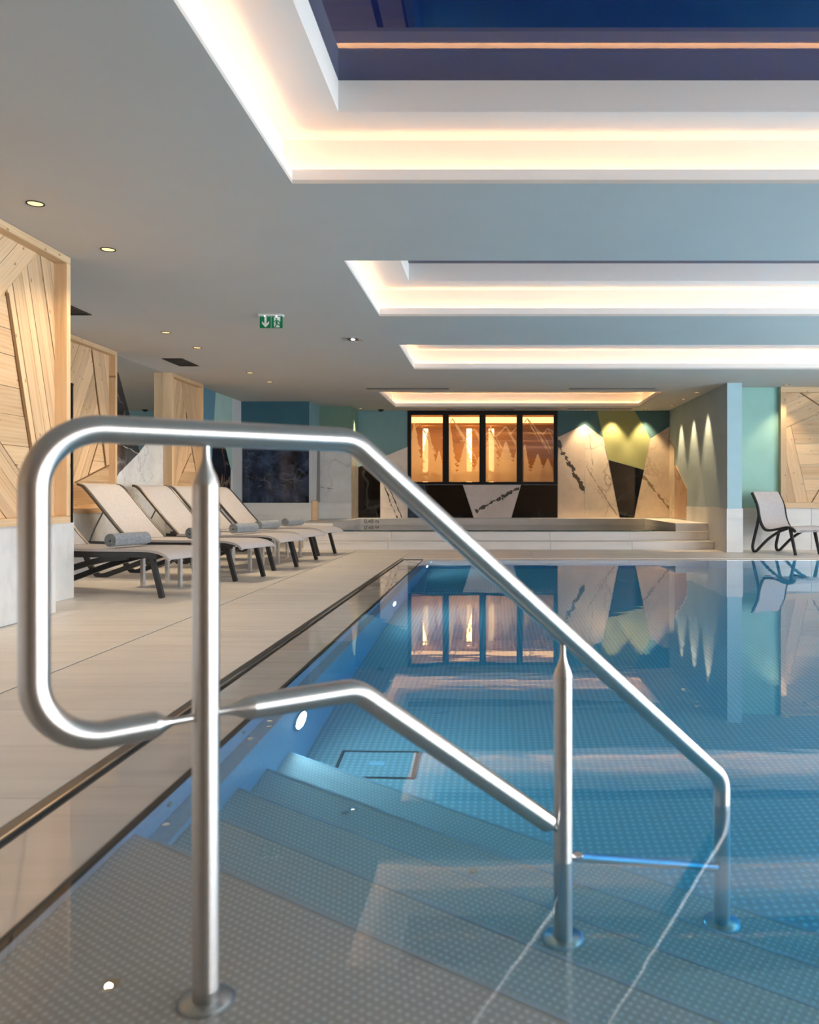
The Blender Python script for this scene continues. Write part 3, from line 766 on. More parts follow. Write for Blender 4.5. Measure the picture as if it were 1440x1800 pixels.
def film_mat(name):
    tt = NT(name); tt.t.nodes.remove(tt.b)
    tl = tt.n('ShaderNodeBsdfTranslucent'); tl.inputs['Color'].default_value = (0.96, 0.90, 0.80, 1)
    df = tt.n('ShaderNodeBsdfDiffuse'); df.inputs['Color'].default_value = (0.62, 0.56, 0.50, 1)
    tr = tt.n('ShaderNodeBsdfTransparent')
    m1 = tt.n('ShaderNodeMixShader'); m1.inputs[0].default_value = 0.15; tt.l(tl.outputs[0], m1.inputs[1]); tt.l(df.outputs[0], m1.inputs[2])
    m2 = tt.n('ShaderNodeMixShader'); m2.inputs[0].default_value = 0.30; tt.l(m1.outputs[0], m2.inputs[1]); tt.l(tr.outputs[0], m2.inputs[2])
    tt.l(m2.outputs[0], tt.out.inputs['Surface']); return tt.m
M['film'] = film_mat('frosted_film')
PH0, PH1 = 0.0552, wh - 0.0852
def fir(x, z0, h, w, xa, xb, rng):
    n = 9; L = []; Rr = []
    for k in range(n):
        z = z0 + h * k / n; f = 1 - k / n
        a = w * f * (0.85 + 0.3 * rng.random()); b = w * f * 0.55
        L += [(x - a, z), (x - b, z + h / n * 0.8)]; Rr += [(x + a * (0.85 + 0.3 * rng.random()), z), (x + b, z + h / n * 0.8)]
    poly = L + [(x, z0 + h)] + Rr[::-1]
    return [(min(max(px, xa), xb), min(z, PH1 - 0.01)) for px, z in poly]
def stroke(pts, w):
    out = []
    for (a, b), (c, d) in zip(pts, pts[1:]):
        L = math.hypot(c - a, d - b) or 1; nx, nz = -(d - b) / L * w / 2, (c - a) / L * w / 2
        out.append([(a + nx, b + nz), (c + nx, d + nz), (c - nx, d - nz), (a - nx, b - nz)])
    return out
for k in range(4):
    rng = random.Random(20 + k)
    xa, xb = edges[2 * k + 1], edges[2 * k + 2]; wpan = xb - xa
    pane = obj('pane', box(xa, xb, 0.010, 0.014, PH0, PH1), M['glass'], t)
    yy = [0.020]
    def film(pts, name='tree_film'):
        yy[0] += 0.0009
        pts = [(min(max(x, xa + 0.001), xb - 0.001), z) for x, z in pts]
        bm = bmesh.new()
        f = bm.faces.new([bm.verts.new((x, yy[0], z)) for x, z in pts])
        ex = bmesh.ops.extrude_face_region(bm, geom=[f]); 
        for v in [g for g in ex['geom'] if isinstance(g, bmesh.types.BMVert)]: v.co.y += 0.0004
        bmesh.ops.triangulate(bm, faces=bm.faces[:])
        obj(name, bm, M['film'], pane)
    trees = {0: [(0.06, 1.18, 0.20), (0.34, 1.02, 0.24), (0.55, 0.62, 0.16)], 1: [(0.02, 1.15, 0.16), (0.33, 0.78, 0.22), (0.60, 0.5, 0.15)],
             2: [(0.10, 1.12, 0.22), (0.40, 0.80, 0.26), (0.62, 0.66, 0.16)], 3: [(0.04, 0.74, 0.15), (0.30, 0.55, 0.2), (0.5, 0.46, 0.2)]}[k]
    for fx, h, w in trees:
        film(fir(xa + fx, PH0 + 0.004, h, w * 1.35, xa, xb, rng))
    film([(xa, PH0 + 0.002), (xb, PH0 + 0.002), (xb, PH0 + 0.10 + 0.08 * (k % 2)), (xa + wpan * 0.6, PH0 + 0.22), (xa + wpan * 0.3, PH0 + 0.16), (xa, PH0 + 0.30)], 'hill_film')
    ridge = {0: [(0, 0.98), (0.16, 1.18), (0.25, 1.02), (0.37, 0.92)], 1: [(0, 1.12), (0.07, 1.26), (0.2, 1.06), (0.33, 0.86), (0.5, 1.05), (0.54, 1.02), (0.61, 0.92)],
             2: [(0, 0.93), (0.08, 1.02), (0.2, 0.9), (0.4, 1.1), (0.5, 0.96), (0.62, 1.08)], 3: [(0, 1.12), (0.09, 1.26), (0.22, 1.12), (0.3, 1.02), (0.4, 0.95), (0.5, 1.06), (0.61, 1.0)]}[k]
    rp_ = [(xa + a, PH0 + z) for a, z in ridge]
    for s in stroke(rp_, 0.022): film(s, 'ridge_film')
    for a, z in ridge[1:-1:1]:
        for j in range(3):
            x1 = a + 0.10 + 0.07 * j; z1 = z - 0.22 - 0.12 * j
            for s in stroke([(xa + a, PH0 + z), (xa + (a + x1) / 2 + 0.01, PH0 + (z + z1) / 2), (xa + x1, PH0 + z1)], 0.012): film(s, 'ridge_film')
# the amber room behind the glass
al = structure('wall_alcove', 'amber lit wooden room behind the glass')
M['amber_wood'] = wood('amber_room_wood', (0.50, 0.26, 0.09), (0.26, 0.12, 0.04), False)
ax0, ax1, ay0, ay1 = WX0 - 0.15, WX1 + 0.15, YB + 0.201, YB + 1.5
obj('alcove_back', box(ax0, ax1, ay1, ay1 + 0.05, WZ0 - 0.1, ZC), M['amber_wood'], al)
obj('alcove_side', box(ax0 - 0.05, ax0, ay0, ay1, WZ0 - 0.1, ZC), M['amber_wood'], al)
obj('alcove_side', box(ax1, ax1 + 0.05, ay0, ay1, WZ0 - 0.1, ZC), M['amber_wood'], al)
obj('alcove_floor', box(ax0, ax1, ay0, ay1, WZ0 - 0.15, WZ0 - 0.1), M['amber_wood'], al)
obj('alcove_cornice', box(ax0, ax1, ay0 + 0.55, ay1, ZC - 0.22, ZC - 0.002), M['amber_wood'], al)
M['amber_lamp'] = emit('amber_lamp', (1.0, 0.62, 0.24), 8.5)
for px, lab in ((748, 'leftmost'), (825, 'middle'), (864, 'rightmost')):
    x = (px - 869) * (YB + 0.9) / 1440
    lp = thing('column_lamp', lab + ' glowing amber light column behind the window glass', 'lamp', (x, YB + 0.9, WZ0 - 0.1), 0, 'amber light columns')
    obj('base', lathe([(0.001, 0.09), (0.03, 0.09), (0.035, 0.05)], (0, 0, 0), (0, 0, 1)), M['dark_metal'], lp)
    obj('shade', lathe([(0.036, 0.055), (1.28, 0.055)], (0, 0, 0), (0, 0, 1)), M['amber_lamp'], lp)
tag(obj('cove_lamp', box(ax0 + 0.1, ax1 - 0.1, ay0 + 0.50, ay0 + 0.548, ZC - 0.18, ZC - 0.06), emit('amber_trough', (1.0, 0.58, 0.22), 2.2)), 'long amber light trough along the ceiling behind the window glass', 'lamp')

# ------------------------------------------------------------------ raised children's pool with steps
for k, (y, z0, z1) in enumerate(((12.88, 0.0, 0.125), (13.20, 0.125, 0.268))):
    st = thing('stone_step', ('lower' if k == 0 else 'upper') + ' pale stone step in front of the raised pool', 'step', (0, y, z0), 0, 'steps up to the raised pool')
    xs_ = [-3.0, -2.94 + 0.0, -1.67, -0.39, 0.89, 2.17, XC - 0.014] if k == 0 else [-3.0, -1.65, -0.40, 0.90, 2.19, XC - 0.014]
    xs_ = [xs_[0]] + [x for x in xs_[1:] if x - xs_[0] > 0.2]
    for a, b in zip(xs_, xs_[1:]):
        obj('riser', box(a, b - 0.004, 0.0, 0.02, 0.001, z1 - z0 - 0.018), M['step'], st)
        obj('tread', box(a, b - 0.004, -0.012, 0.33 if k == 0 else 0.07, z1 - z0 - 0.0175, z1 - z0), M['step'], st, bevel=0.002)
    obj('core', box(-2.995, XC - 0.016, 0.021, 0.33 if k == 0 else 0.07, 0.001, z1 - z0 - 0.019), M['grout'], st)
RX0, RX1, RY0, RY1 = -2.62, 2.94, 13.28, 16.0
rb = structure('pool_surround', "stone surround of the raised children's pool")
obj('coping', box(-3.30, RX0, 13.275, 15.478, 0.001 + 0.27, 0.400), M['step'], rb, bevel=0.003)
obj('coping', box(XN2 + 0.013, RX0, 15.48, YB - 0.013, 0.27, 0.400), M['step'], rb, bevel=0.003)
obj('coping', box(RX1, XC - 0.014, 13.275, YB - 0.013, 0.27, 0.400), M['step'], rb, bevel=0.003)
obj('coping', box(RX0 + 0.001, RX1 - 0.001, RY1, YB - 0.013, 0.27, 0.405), M['step'], rb, bevel=0.003)
obj('surround', box(-3.30, RX0, 13.275, 15.478, -0.01, 0.2695), M['step'], rb)
obj('surround', box(RX1, XC - 0.016, 13.275, YB, -0.01, 0.2695), M['step'], rb)
obj('surround', box(RX0, RX1, RY1, YB, -0.10, 0.2695), M['step'], rb)
obj('basin_floor', box(RX0, RX1, RY0, RY1, -0.14, -0.12), M['step'], rb)
M['rwater'] = water_material('raised_pool_water', 0.0006, True)
tag(obj('raised_pool_water', box(RX0 + 0.001, RX1 - 0.001, RY0 - 0.005, RY1 + 0.01, -0.13, 0.285), M['rwater']), "still water in the raised children's pool", 'water', kind='stuff')
def text_mesh(s, size):
    cu = bpy.data.curves.new('lettering', 'FONT'); cu.body = s; cu.size = size; cu.extrude = 0.0008
    o = bpy.data.objects.new('lettering', cu); COL.objects.link(o)
    bpy.context.view_layer.update()
    me = bpy.data.meshes.new_from_object(o.evaluated_get(bpy.context.evaluated_depsgraph_get()))
    bpy.data.objects.remove(o); bpy.data.curves.remove(cu); return me
dl = link('depth_mark', text_mesh('0,40 m', 0.105), plain('dark_print', (0.02, 0.02, 0.02), 0.5), rb)
dl.location = (-2.54, RY1 - 0.0012, 0.312); dl.rotation_euler = (PI / 2, 0, 0); dl['label'] = 'black lettering 0,40 m'
wp = thing('wooden_post', 'short square wooden post at the corner of the stone surround', 'post', (-3.235, 14.80, 0.4005))
obj('shaft', box(-0.05, 0.05, -0.05, 0.05, 0, 0.345), M['wood_frame'], wp, bevel=0.003)
obj('cap', box(-0.052, 0.052, -0.052, 0.052, 0.3455, 0.352), M['wood_frame'], wp)

# ------------------------------------------------------------------ wooden wall panels
def plank_panel(root, to3, poly, ang, widths, base_h, rng, name='plank', mat=None, gap=0.0018):
    # poly: convex (a,z) polygon on the panel; planks run at angle ang; to3 = matrix panel(a, z, h) -> local
    g = (math.cos(ang), math.sin(ang)); c = (-g[1], g[0])
    lo = min(c[0] * p[0] + c[1] * p[1] for p in poly); hi = max(c[0] * p[0] + c[1] * p[1] for p in poly)
    s = lo; i = 0
    while s < hi - 1e-4:
        w = widths[i % len(widths)] * (0.85 + 0.3 * rng.random()); i += 1
        q = clip(clip(poly, c, min(s + w, hi) - gap), (-c[0], -c[1]), -(s + gap)); s += w
        if len(q) < 3: continue
        area = abs(sum(q[k][0] * q[(k + 1) % len(q)][1] - q[(k + 1) % len(q)][0] * q[k][1] for k in range(len(q)))) / 2
        if area < 2e-4: continue
        h = base_h + rng.choice((0, 0.0025, 0.005))
        cx = sum(p[0] for p in q) / len(q); cz = sum(p[1] for p in q) / len(q)
        loc = [((p[0] - cx) * g[0] + (p[1] - cz) * g[1], (p[0] - cx) * c[0] + (p[1] - cz) * c[1]) for p in q]
        bm = prism([(a, b, h) for a, b in loc], [(a, b, 0) for a, b in loc])
        o = obj(name, bm, mat or M['wood'], root)
        m = Matrix(((g[0], c[0], 0, cx), (g[1], c[1], 0, cz), (0, 0, 1, 0), (0, 0, 0, 1)))
        o.matrix_local = to3 @ m
def bar(root, to3, p, q, w, h, mat, name='batten'):
    L = math.hypot(q[0] - p[0], q[1] - p[1]); ang = math.atan2(q[1] - p[1], q[0] - p[0])
    o = obj(name, box(0, L, -w / 2, w / 2, 0.0, h), mat, root)
    o.matrix_local = to3 @ Matrix.Translation((p[0], p[1], 0)) @ Matrix.Rotation(ang, 4, 'Z')
def wood_panel(label, loc, to3, W, H, fr, rec, regions, grooves, seed):
    # local panel: a in 0..W, z in 0..H, h outward; frame of width fr and depth rec
    rng = random.Random(seed)
    root = thing('wood_panel', label, 'wall panel', loc, 0, 'wooden wall panels')
    def board(a0, a1, z0, z1, horiz):
        if horiz: o = obj('frame_board', box(a0, a1, z0, z1, 0, rec), M['wood_frame'], root, bevel=0.002); o.matrix_local = to3
        else:
            o = obj('frame_board', box(z0, z1, -a1, -a0, 0, rec), M['wood_frame'], root, bevel=0.002)
            o.matrix_local = to3 @ Matrix.Rotation(PI / 2, 4, 'Z')
    board(0, W, 0, fr, True); board(0, W, H - fr, H, True)
    board(0, fr, fr + 0.0005, H - fr - 0.0005, False); board(W - fr, W, fr + 0.0005, H - fr - 0.0005, False)
    for poly, ang, widths, h in regions:
        for n_, c_ in (((-1, 0), -fr - 0.001), ((1, 0), W - fr - 0.001), ((0, -1), -fr - 0.001), ((0, 1), H - fr - 0.001)):
            poly = clip(poly, n_, c_)
        if len(poly) >= 3: plank_panel(root, to3, poly, ang, widths, h, rng)
    for p, q, w in grooves: bar(root, to3, p, q, w, 0.021, M['wood_dark'])
    return root
# to3: panel a -> +y, z -> z, outward h -> +x   (left walls)
TO_L = Matrix(((0, 0, 1, 0), (1, 0, 0, 0), (0, 1, 0, 0), (0, 0, 0, 1)))
# panel a -> +x, z -> z, outward h -> -y        (walls facing the camera)
TO_B = Matrix(((1, 0, 0, 0), (0, 0, -1, 0), (0, 1, 0, 0), (0, 0, 0, 1)))
def ext(p, q, s):   # point on line p-q beyond q (s = 1 at q)
    return (p[0] + (q[0] - p[0]) * s, p[1] + (q[1] - p[1]) * s)

# panel 1 : plane x = -3.099, from y=3.2 to 5.8
Z0, HP = PL + 0.0008, ZC - PL - 0.002
def loc1(px, py, x=-3.09, ya=3.2): y, z = on_x(px, py, x); return (y - ya, z - Z0)
W1 = 2.60
ga, gb = loc1(10, 515), loc1(52, 789)
gbot = ext(ga, gb, 1.32); da = loc1(0, 521); db = loc1(62, 447)
dslope = (db[1] - da[1]) / (db[0] - da[0])
dl0 = (0.0, da[1] - da[0] * dslope); dl1 = (W1, da[1] + (W1 - da[0]) * dslope)
angA = math.atan2(db[1] - da[1], db[0] - da[0]); angB = math.atan2(ga[1] - gb[1], ga[0] - gb[0])
la, lb = loc1(0, 778), loc1(36, 832)
ls = (lb[1] - la[1]) / (lb[0] - la[0]); angD = math.atan(ls)
big = [(0, 0), (W1, 0), (W1, HP), (0, HP)]
nA = (-dslope, 1.0); cA = dl0[1]
nB = (-(gb[1] - ga[1]), gb[0] - ga[0]); cB = nB[0] * ga[0] + nB[1] * ga[1]
nD = (-ls, 1.0); cD = la[1] - la[0] * ls
neg = lambda n: (-n[0], -n[1])
regA = clip(big, neg(nA), -cA)
below = clip(big, nA, cA - 0.004)
regB = clip(below, neg(nB), -(cB + 0.016)); regC = clip(below, nB, cB - 0.016)
if (W1 * nB[0] + 1.0 * nB[1]) < cB: regB, regC = clip(below, nB, cB - 0.016), clip(below, neg(nB), -(cB + 0.016))
regC1 = clip(regC, neg(nD), -(cD + 0.002)); regD = clip(regC, nD, cD - 0.002)
p1 = wood_panel('nearest framed spruce panel with diagonal planks at the left edge', (-3.0995, 3.2, Z0), TO_L, W1, HP, 0.05, 0.10,
    [(regA, angA, [0.17, 0.12], 0.016), (regB, angB, [0.062, 0.05, 0.075], 0.012), (regC1, 0.0, [0.2, 0.16], 0.010), (regD, angD, [0.11, 0.09], 0.012)],
    [(ga, gbot, 0.032)], 3)
e = obj('edge_strip', box(0.055, 0.075, 2.665, 2.685, 0.0, 1.0), M['black_frame'], p1); e['label'] = 'thin black metal strip beside the frame'

# panel 2 and 3 on the left wall, x front = -4.41
def locL(px, py, ya): y, z = on_x(px, py, -4.49); return (y - ya, z - Z0)
W2, ya2 = 1.38, 8.2
g1, g2, g3 = locL(159.7, 615, ya2), locL(172, 731, ya2), locL(185, 818, ya2)
h1, h2 = locL(171.5, 776, ya2), locL(154, 834.5, ya2); k1, k2 = locL(131, 848, ya2), locL(192, 817, ya2)
bigr = lambda W: [(0, 0), (W, 0), (W, HP), (0, HP)]
def line(p, q): n = (-(q[1] - p[1]), q[0] - p[0]); return n, n[0] * p[0] + n[1] * p[1]
def side(poly, p, q, pt, eps=0.002):
    n, c = line(p, q); L = math.hypot(*n); n = (n[0] / L, n[1] / L); c /= L
    return clip(poly, n, c - eps) if n[0] * pt[0] + n[1] * pt[1] < c else clip(poly, neg(n), -(c + eps))
B = bigr(W2); low = side(B, k1, k2, (0.5, 0)); up = side(B, k1, k2, (0.5, HP))
rr_ = side(up, g1, g3, (W2, HP / 2), 0.012); ll_ = side(up, g1, g3, (0, HP / 2), 0.012)
l1 = side(ll_, h1, h2, (0, HP)); l2 = side(ll_, h1, h2, (W2 * 0.8, 0))
ang_g = math.atan2(g1[1] - g3[1], g1[0] - g3[0]); ang_h = math.atan2(h1[1] - h2[1], h1[0] - h2[0])
wood_panel('second framed spruce panel, behind the first loungers, left of the mirror', (-4.4995, ya2, Z0), TO_L, W2, HP, 0.05, 0.09,
    [(rr_, ang_g, [0.12, 0.1], 0.012), (l1, ang_h, [0.14, 0.11], 0.014), (l2, 0.0, [0.2], 0.010), (low, 0.0, [0.16, 0.12], 0.012)],
    [(g1, g3, 0.022), (h1, h2, 0.014), (k1, k2, 0.014)], 5)
W3, ya3 = 1.20, 11.22
m0, m1 = locL(326, 725, ya3), locL(345, 838, ya3); m2, m3 = locL(334.5, 797, ya3), locL(319.5, 832, ya3)
u0, u1 = locL(318, 668, ya3), locL(326, 725, ya3); u2 = locL(340, 672, ya3)
B = bigr(W3)
lf = side(B, m0, m1, (0, 0.5), 0.006); rt = side(B, m0, m1, (W3, HP), 0.006)
lt = side(lf, m2, m3, (0, HP)); lbm = side(lf, m2, m3, (W3, 0))
p3 = wood_panel('third framed spruce panel at the far left, right of the mirror', (-4.4995, ya3, Z0), TO_L, W3, HP, 0.05, 0.09,
    [(lt, math.radians(72), [0.13, 0.1], 0.012), (lbm, 0.0, [0.2, 0.15], 0.011), (rt, math.atan2(m0[1] - m1[1], m0[0] - m1[0]), [0.12, 0.1], 0.013)],
    [(m0, m1, 0.018), (m2, m3, 0.010)], 9)
UP = Matrix(((0, 0, 1, 0), (0, 1, 0, 0), (1, 0, 0, 0), (0, 0, 0, 1)))      # grain runs upwards
o = obj('side_board', box(0, HP, -0.018, -0.0005, -0.039, 0.089), M['wood_frame'], p3); o.matrix_local = UP
o = obj('side_board', box(0, HP, 0, W3, -0.039, -0.0005), M['wood_frame'], p3); o.matrix_local = UP
# panel on the right back wall
RWX0 = (1373 - 869) * 12.66 / 1440
def locR(px, py): x, z = on_y(px, py, 12.69); return (x - RWX0, z - Z0)
W4 = 2.4
r1, r2 = locR(1407, 688), locR(1440, 710); r3, r4 = locR(1408, 741), locR(1440, 727)
s1, s2 = locR(1386, 718), locR(1424, 885); b1, b2 = locR(1428, 886), locR(1440, 866)
B = bigr(W4)
nA_, cA_ = line(r3, r4)
topR = side(B, r3, r4, (0, HP)); botR = side(B, r3, r4, (W4, 0))
mL = side(botR, s1, s2, (0, 0)); mR = side(botR, s1, s2, (W4, 0.4))
wood_panel('framed spruce panel on the turquoise wall behind the lounge chair', (RWX0, YR - 0.0005, Z0), TO_B, W4, HP, 0.085, 0.10,
    [(topR, math.atan2(r4[1] - r3[1], r4[0] - r3[0]), [0.19, 0.15], 0.014), (mL, math.atan2(s1[1] - s2[1], s1[0] - s2[0]), [0.16, 0.13], 0.012), (mR, 0.0, [0.2, 0.17], 0.010)],
    [(r1, ext(r1, r2, 3), 0.02), (b1, ext(b1, b2, 3), 0.014)], 12)

# ------------------------------------------------------------------ sun loungers
def make_lounger(label):
    t = thing('sun_lounger', label, 'sun lounger', (0, 0, 0), 0, 'sun loungers along the left wall')
    Wd = 0.60
    seat = smooth_path([(-0.10, 0.325), (-0.05, 0.362), (0.04, 0.388), (0.2, 0.398), (0.7, 0.392), (1.25, 0.392)], 5)
    back = smooth_path([(1.24, 0.398), (1.42, 0.57), (1.62, 0.775), (1.76, 0.915), (1.82, 0.958), (1.87, 0.972)], 5)
    obj('seat_sling', ribbon(seat, 0.008, 0.03, Wd - 0.03), M['sling'], t, smooth=False)
    obj('backrest_sling', ribbon(back, 0.008, 0.03, Wd - 0.03), M['sling'], t)
    for v in (0.0, Wd - 0.032):
        obj('seat_edge', ribbon([(u, z - 0.004) for u, z in seat], 0.022, v, v + 0.032), M['sling'], t)
        obj('backrest_frame', ribbon([(u, z - 0.004) for u, z in back], 0.024, v, v + 0.032), M['dark_metal'], t)
        obj('side_rail', ribbon(smooth_path([(0.02, 0.352), (0.2, 0.362), (0.8, 0.352), (1.4, 0.345), (1.84, 0.35)]), 0.055, v, v + 0.03), M['frame_black'], t)
        lg = fillet([(0.0, 0.0, 0.0), (0.105, 0.0, 0.352), (0.40, 0.0, 0.352)], 0.05, 6)
        obj('leg', ribbon([(p.x, p.z) for p in lg], 0.042, v + 0.031, v + 0.061) if v == 0.0 else ribbon([(p.x, p.z) for p in lg], 0.042, v - 0.031, v - 0.001), M['frame_black'], t)
        ar = smooth_path([(0.34, 0.335), (0.62, 0.30), (0.95, 0.215), (1.30, 0.10), (1.56, 0.018), (1.64, 0.018), (1.72, 0.09), (1.80, 0.22), (1.83, 0.33)])
        obj('arched_leg', ribbon(ar, 0.05, v + 0.031, v + 0.061) if v == 0.0 else ribbon(ar, 0.05, v - 0.031, v - 0.001), M['frame_black'], t)
        obj('support_strut', tube([(1.02, v + 0.016, 0.36), (1.05, v + 0.016, 0.37), (1.50, v + 0.016, 0.62)] if False else [(1.72, v + 0.016, 0.37), (1.66, v + 0.016, 0.50), (1.55, v + 0.016, 0.68)], 0.008, 10), M['dark_metal'], t)
    obj('crossbar', box(-0.075, -0.055, 0.032, Wd - 0.032, 0.318, 0.342), M['alu'], t)
    obj('crossbar', box(1.20, 1.23, 0.032, Wd - 0.032, 0.355, 0.378), M['dark_metal'], t)
    obj('crossbar', box(1.79, 1.81, 0.032, Wd - 0.032, 0.925, 0.942), M['dark_metal'], t)
    return t
# local +u runs from the foot end to the head; heading foot->head = (-cos, sin)
LANG = math.radians(16)
def place_mat(x, y):
    # u axis -> (-cos, sin), v axis -> (sin, cos): a mirrored pair would flip handedness, so rotate by pi-LANG and shift v
    return (x, y)
LSPOTS = [(-2.76, 6.73, 'nearest sun lounger, its head hidden behind the pale plinth'),
          (-2.57, 8.05, 'second sun lounger from the camera, taupe sling with raised back'),
          (-2.50, 9.20, 'third sun lounger from the camera, taupe sling with raised back'),
          (-2.50, 10.28, 'fourth sun lounger from the camera, mostly behind the handrail post'),
          (-2.48, 11.45, 'farthest sun lounger of the left row, close to the stone steps')]
RZ = PI - LANG
ux, uy = math.cos(RZ), math.sin(RZ); vx, vy = -math.sin(RZ), math.cos(RZ)
lg0 = None; L_ROOTS = []
for i, (x, y, lab) in enumerate(LSPOTS):
    # the near foot corner is at v = 0.60 in this rotation
    ox, oy = x - vx * 0.60, y - vy * 0.60
    if lg0 is None:
        lg0 = make_lounger(lab); lg0.location = (ox, oy, 0.0005); lg0.rotation_euler = (0, 0, RZ); r = lg0
    else: r = dup(lg0, (ox, oy, 0.0005), RZ, lab)
    L_ROOTS.append((ox, oy))
# towels rolled on the seats
def towel_bm(length):
    pts = []; n = 84; turns = 3.6
    for k in range(n + 1):
        a = k / n; r = 0.010 + 0.050 * a
        th = turns * 2 * PI * a
        pts.append((r * math.cos(th), r * math.sin(th) + 0.066))
    return ribbon(pts, 0.0098, -length / 2, length / 2)
def towel_mat():
    t = NT('grey_towel'); v = t.coord()
    t.base(t.ramp(t.noise(v, 55, 5, 0.7), [(0.3, lin(110, 116, 122)), (0.7, lin(158, 164, 168))]))
    t.set(Roughness=0.95); t.b.inputs['Sheen Weight'].default_value = 0.3
    t.bump(t.noise(v, 130, 4, 0.7), 0.9, 0.01); return t.m
M['towel'] = towel_mat()
TL = ['rolled grey towel on the nearest sun lounger', 'rolled grey towel on the second sun lounger, beside the handrail post', 'rolled grey towel on the third lounger, right of the handrail post', 'rolled grey towel on the fourth lounger, spiral end showing', 'rolled grey towel on the farthest lounger']
TW = []
for (ox, oy), lab, uu in zip(L_ROOTS, TL, (0.55, 0.55, 0.55, 0.58, 0.55)):
    if not TW:
        o = obj('rolled_towel', towel_bm(0.44), M['towel'], None, smooth=False); tag(o, lab, 'towel', 'rolled towels on the loungers')
    else:
        o = TW[0].copy(); COL.objects.link(o); o['label'] = lab
    TW.append(o); o.location = (ox + ux * uu + vx * 0.30, oy + uy * uu + vy * 0.30, 0.399); o.rotation_euler = (0, 0, RZ)
# low side tables between the loungers
def make_table(lab):
    t = thing('side_table', lab, 'table', (0, 0, 0), 0, 'low side tables between the loungers')
    obj('tabletop', box(-0.23, 0.23, -0.20, 0.20, 0.318, 0.336), M['sling'], t, bevel=0.003)
    obj('apron', rect_ring((-0.20, 0.20, -0.17, 0.17), (-0.22, 0.22, -0.19, 0.19), 0.290, 0.3175), M['alu'], t)
    for sx in (-1, 1):
        for sy in (-1, 1):
            x, y = sx * 0.205, sy * 0.175
            obj('leg', box(x - 0.016, x + 0.016, y - 0.016, y + 0.016, 0, 0.2895), M['alu'], t)
    return t
TS = [(-3.06, 7.815, 'aluminium legged low side table between the first and second lounger'), (-2.98, 9.06, 'aluminium legged low side table between the second and third lounger'),
      (-2.96, 10.17, 'aluminium legged low side table between the third and fourth lounger'), (-2.95, 11.30, 'aluminium legged low side table between the last two loungers')]
tb0 = None
for x, y, lab in TS:
    if tb0 is None: tb0 = make_table(lab); tb0.location = (x, y, 0.0005); tb0.rotation_euler = (0, 0, -LANG)
    else: dup(tb0, (x, y, 0.0005), -LANG, lab)

# lounge chair on the right
t = thing('lounge_chair', 'low charcoal framed lounge chair with pale sling on the right deck', 'chair', (3.85, 12.22, 0.0005), math.atan2(-0.86, 0.50))
Wd = 0.60
bk = smooth_path([(-0.02, 0.89), (0.05, 0.77), (0.09, 0.675), (0.13, 0.498), (0.20, 0.372), (0.28, 0.338), (0.42, 0.355), (0.58, 0.388), (0.66, 0.392), (0.72, 0.375), (0.77, 0.335)], 6)
obj('sling', ribbon([(u + 0.006, z + 0.016) for u, z in bk], 0.007, 0.03, Wd - 0.03), M['sling'], t)
for v in (0.0, Wd - 0.03):
    obj('side_frame', ribbon(bk, 0.032, v, v + 0.03), M['frame_black'], t)
    lp = smooth_path([(0.085, 0.665), (0.085, 0.56), (0.05, 0.40), (0.0, 0.23), (-0.035, 0.09), (-0.015, 0.022), (0.035, 0.022), (0.11, 0.085), (0.26, 0.21), (0.44, 0.315), (0.60, 0.372)], 6)
    w = v + 0.031 if v == 0 else v - 0.031
    obj('rear_leg', ribbon(lp, 0.032, w, w + 0.03), M['frame_black'], t)
    obj('front_leg', ribbon([(0.655, 0.385), (0.70, 0.20), (0.75, 0.0)], [0.045, 0.036, 0.03], w, w + 0.03), M['frame_black'], t)
obj('crossbar', box(0.735, 0.755, 0.031, Wd - 0.031, 0.322, 0.342), M['alu'], t)

# ------------------------------------------------------------------ ceiling fixtures
M['lens_warm'] = emit('warm_downlight_lens', (1.0, 0.70, 0.32), 1.2)
def make_downlight(label):
    t = thing('downlight', label, 'ceiling light', (0, 0, 0), 0, 'recessed ceiling downlights')
    bm = bmesh.new(); n = 32; rings = []
    for r, z in ((0.040, -0.0005), (0.047, -0.006), (0.050, -0.0045), (0.050, -0.0005)):
        rings.append([bm.verts.new((r * math.cos(2 * PI * k / n), r * math.sin(2 * PI * k / n), z)) for k in range(n)])
    for a, b in zip(rings, rings[1:]):
        for k in range(n): bm.faces.new((a[k], a[(k + 1) % n], b[(k + 1) % n], b[k]))
    obj('ring', bm, M['black_frame'], t)
    obj('lens', lathe([(0.0006, 0.040), (0.002, 0.040)], (0, 0, 0), (0, 0, -1), 28), M['lens_warm'], t)
    return t
def spot(parent, energy, size, tilt=(0, 0, 0), soft=0.03, blend=0.5, col=(1.0, 0.78, 0.50)):
    ld = bpy.data.lights.new('downlight_beam', 'SPOT'); ld.energy = energy; ld.spot_size = size; ld.spot_blend = blend
    ld.shadow_soft_size = soft; ld.color = col
    lo = bpy.data.objects.new('downlight_beam', ld); COL.objects.link(lo); lo.parent = parent; lo.location = (0, 0, -0.02); lo.rotation_euler = tilt
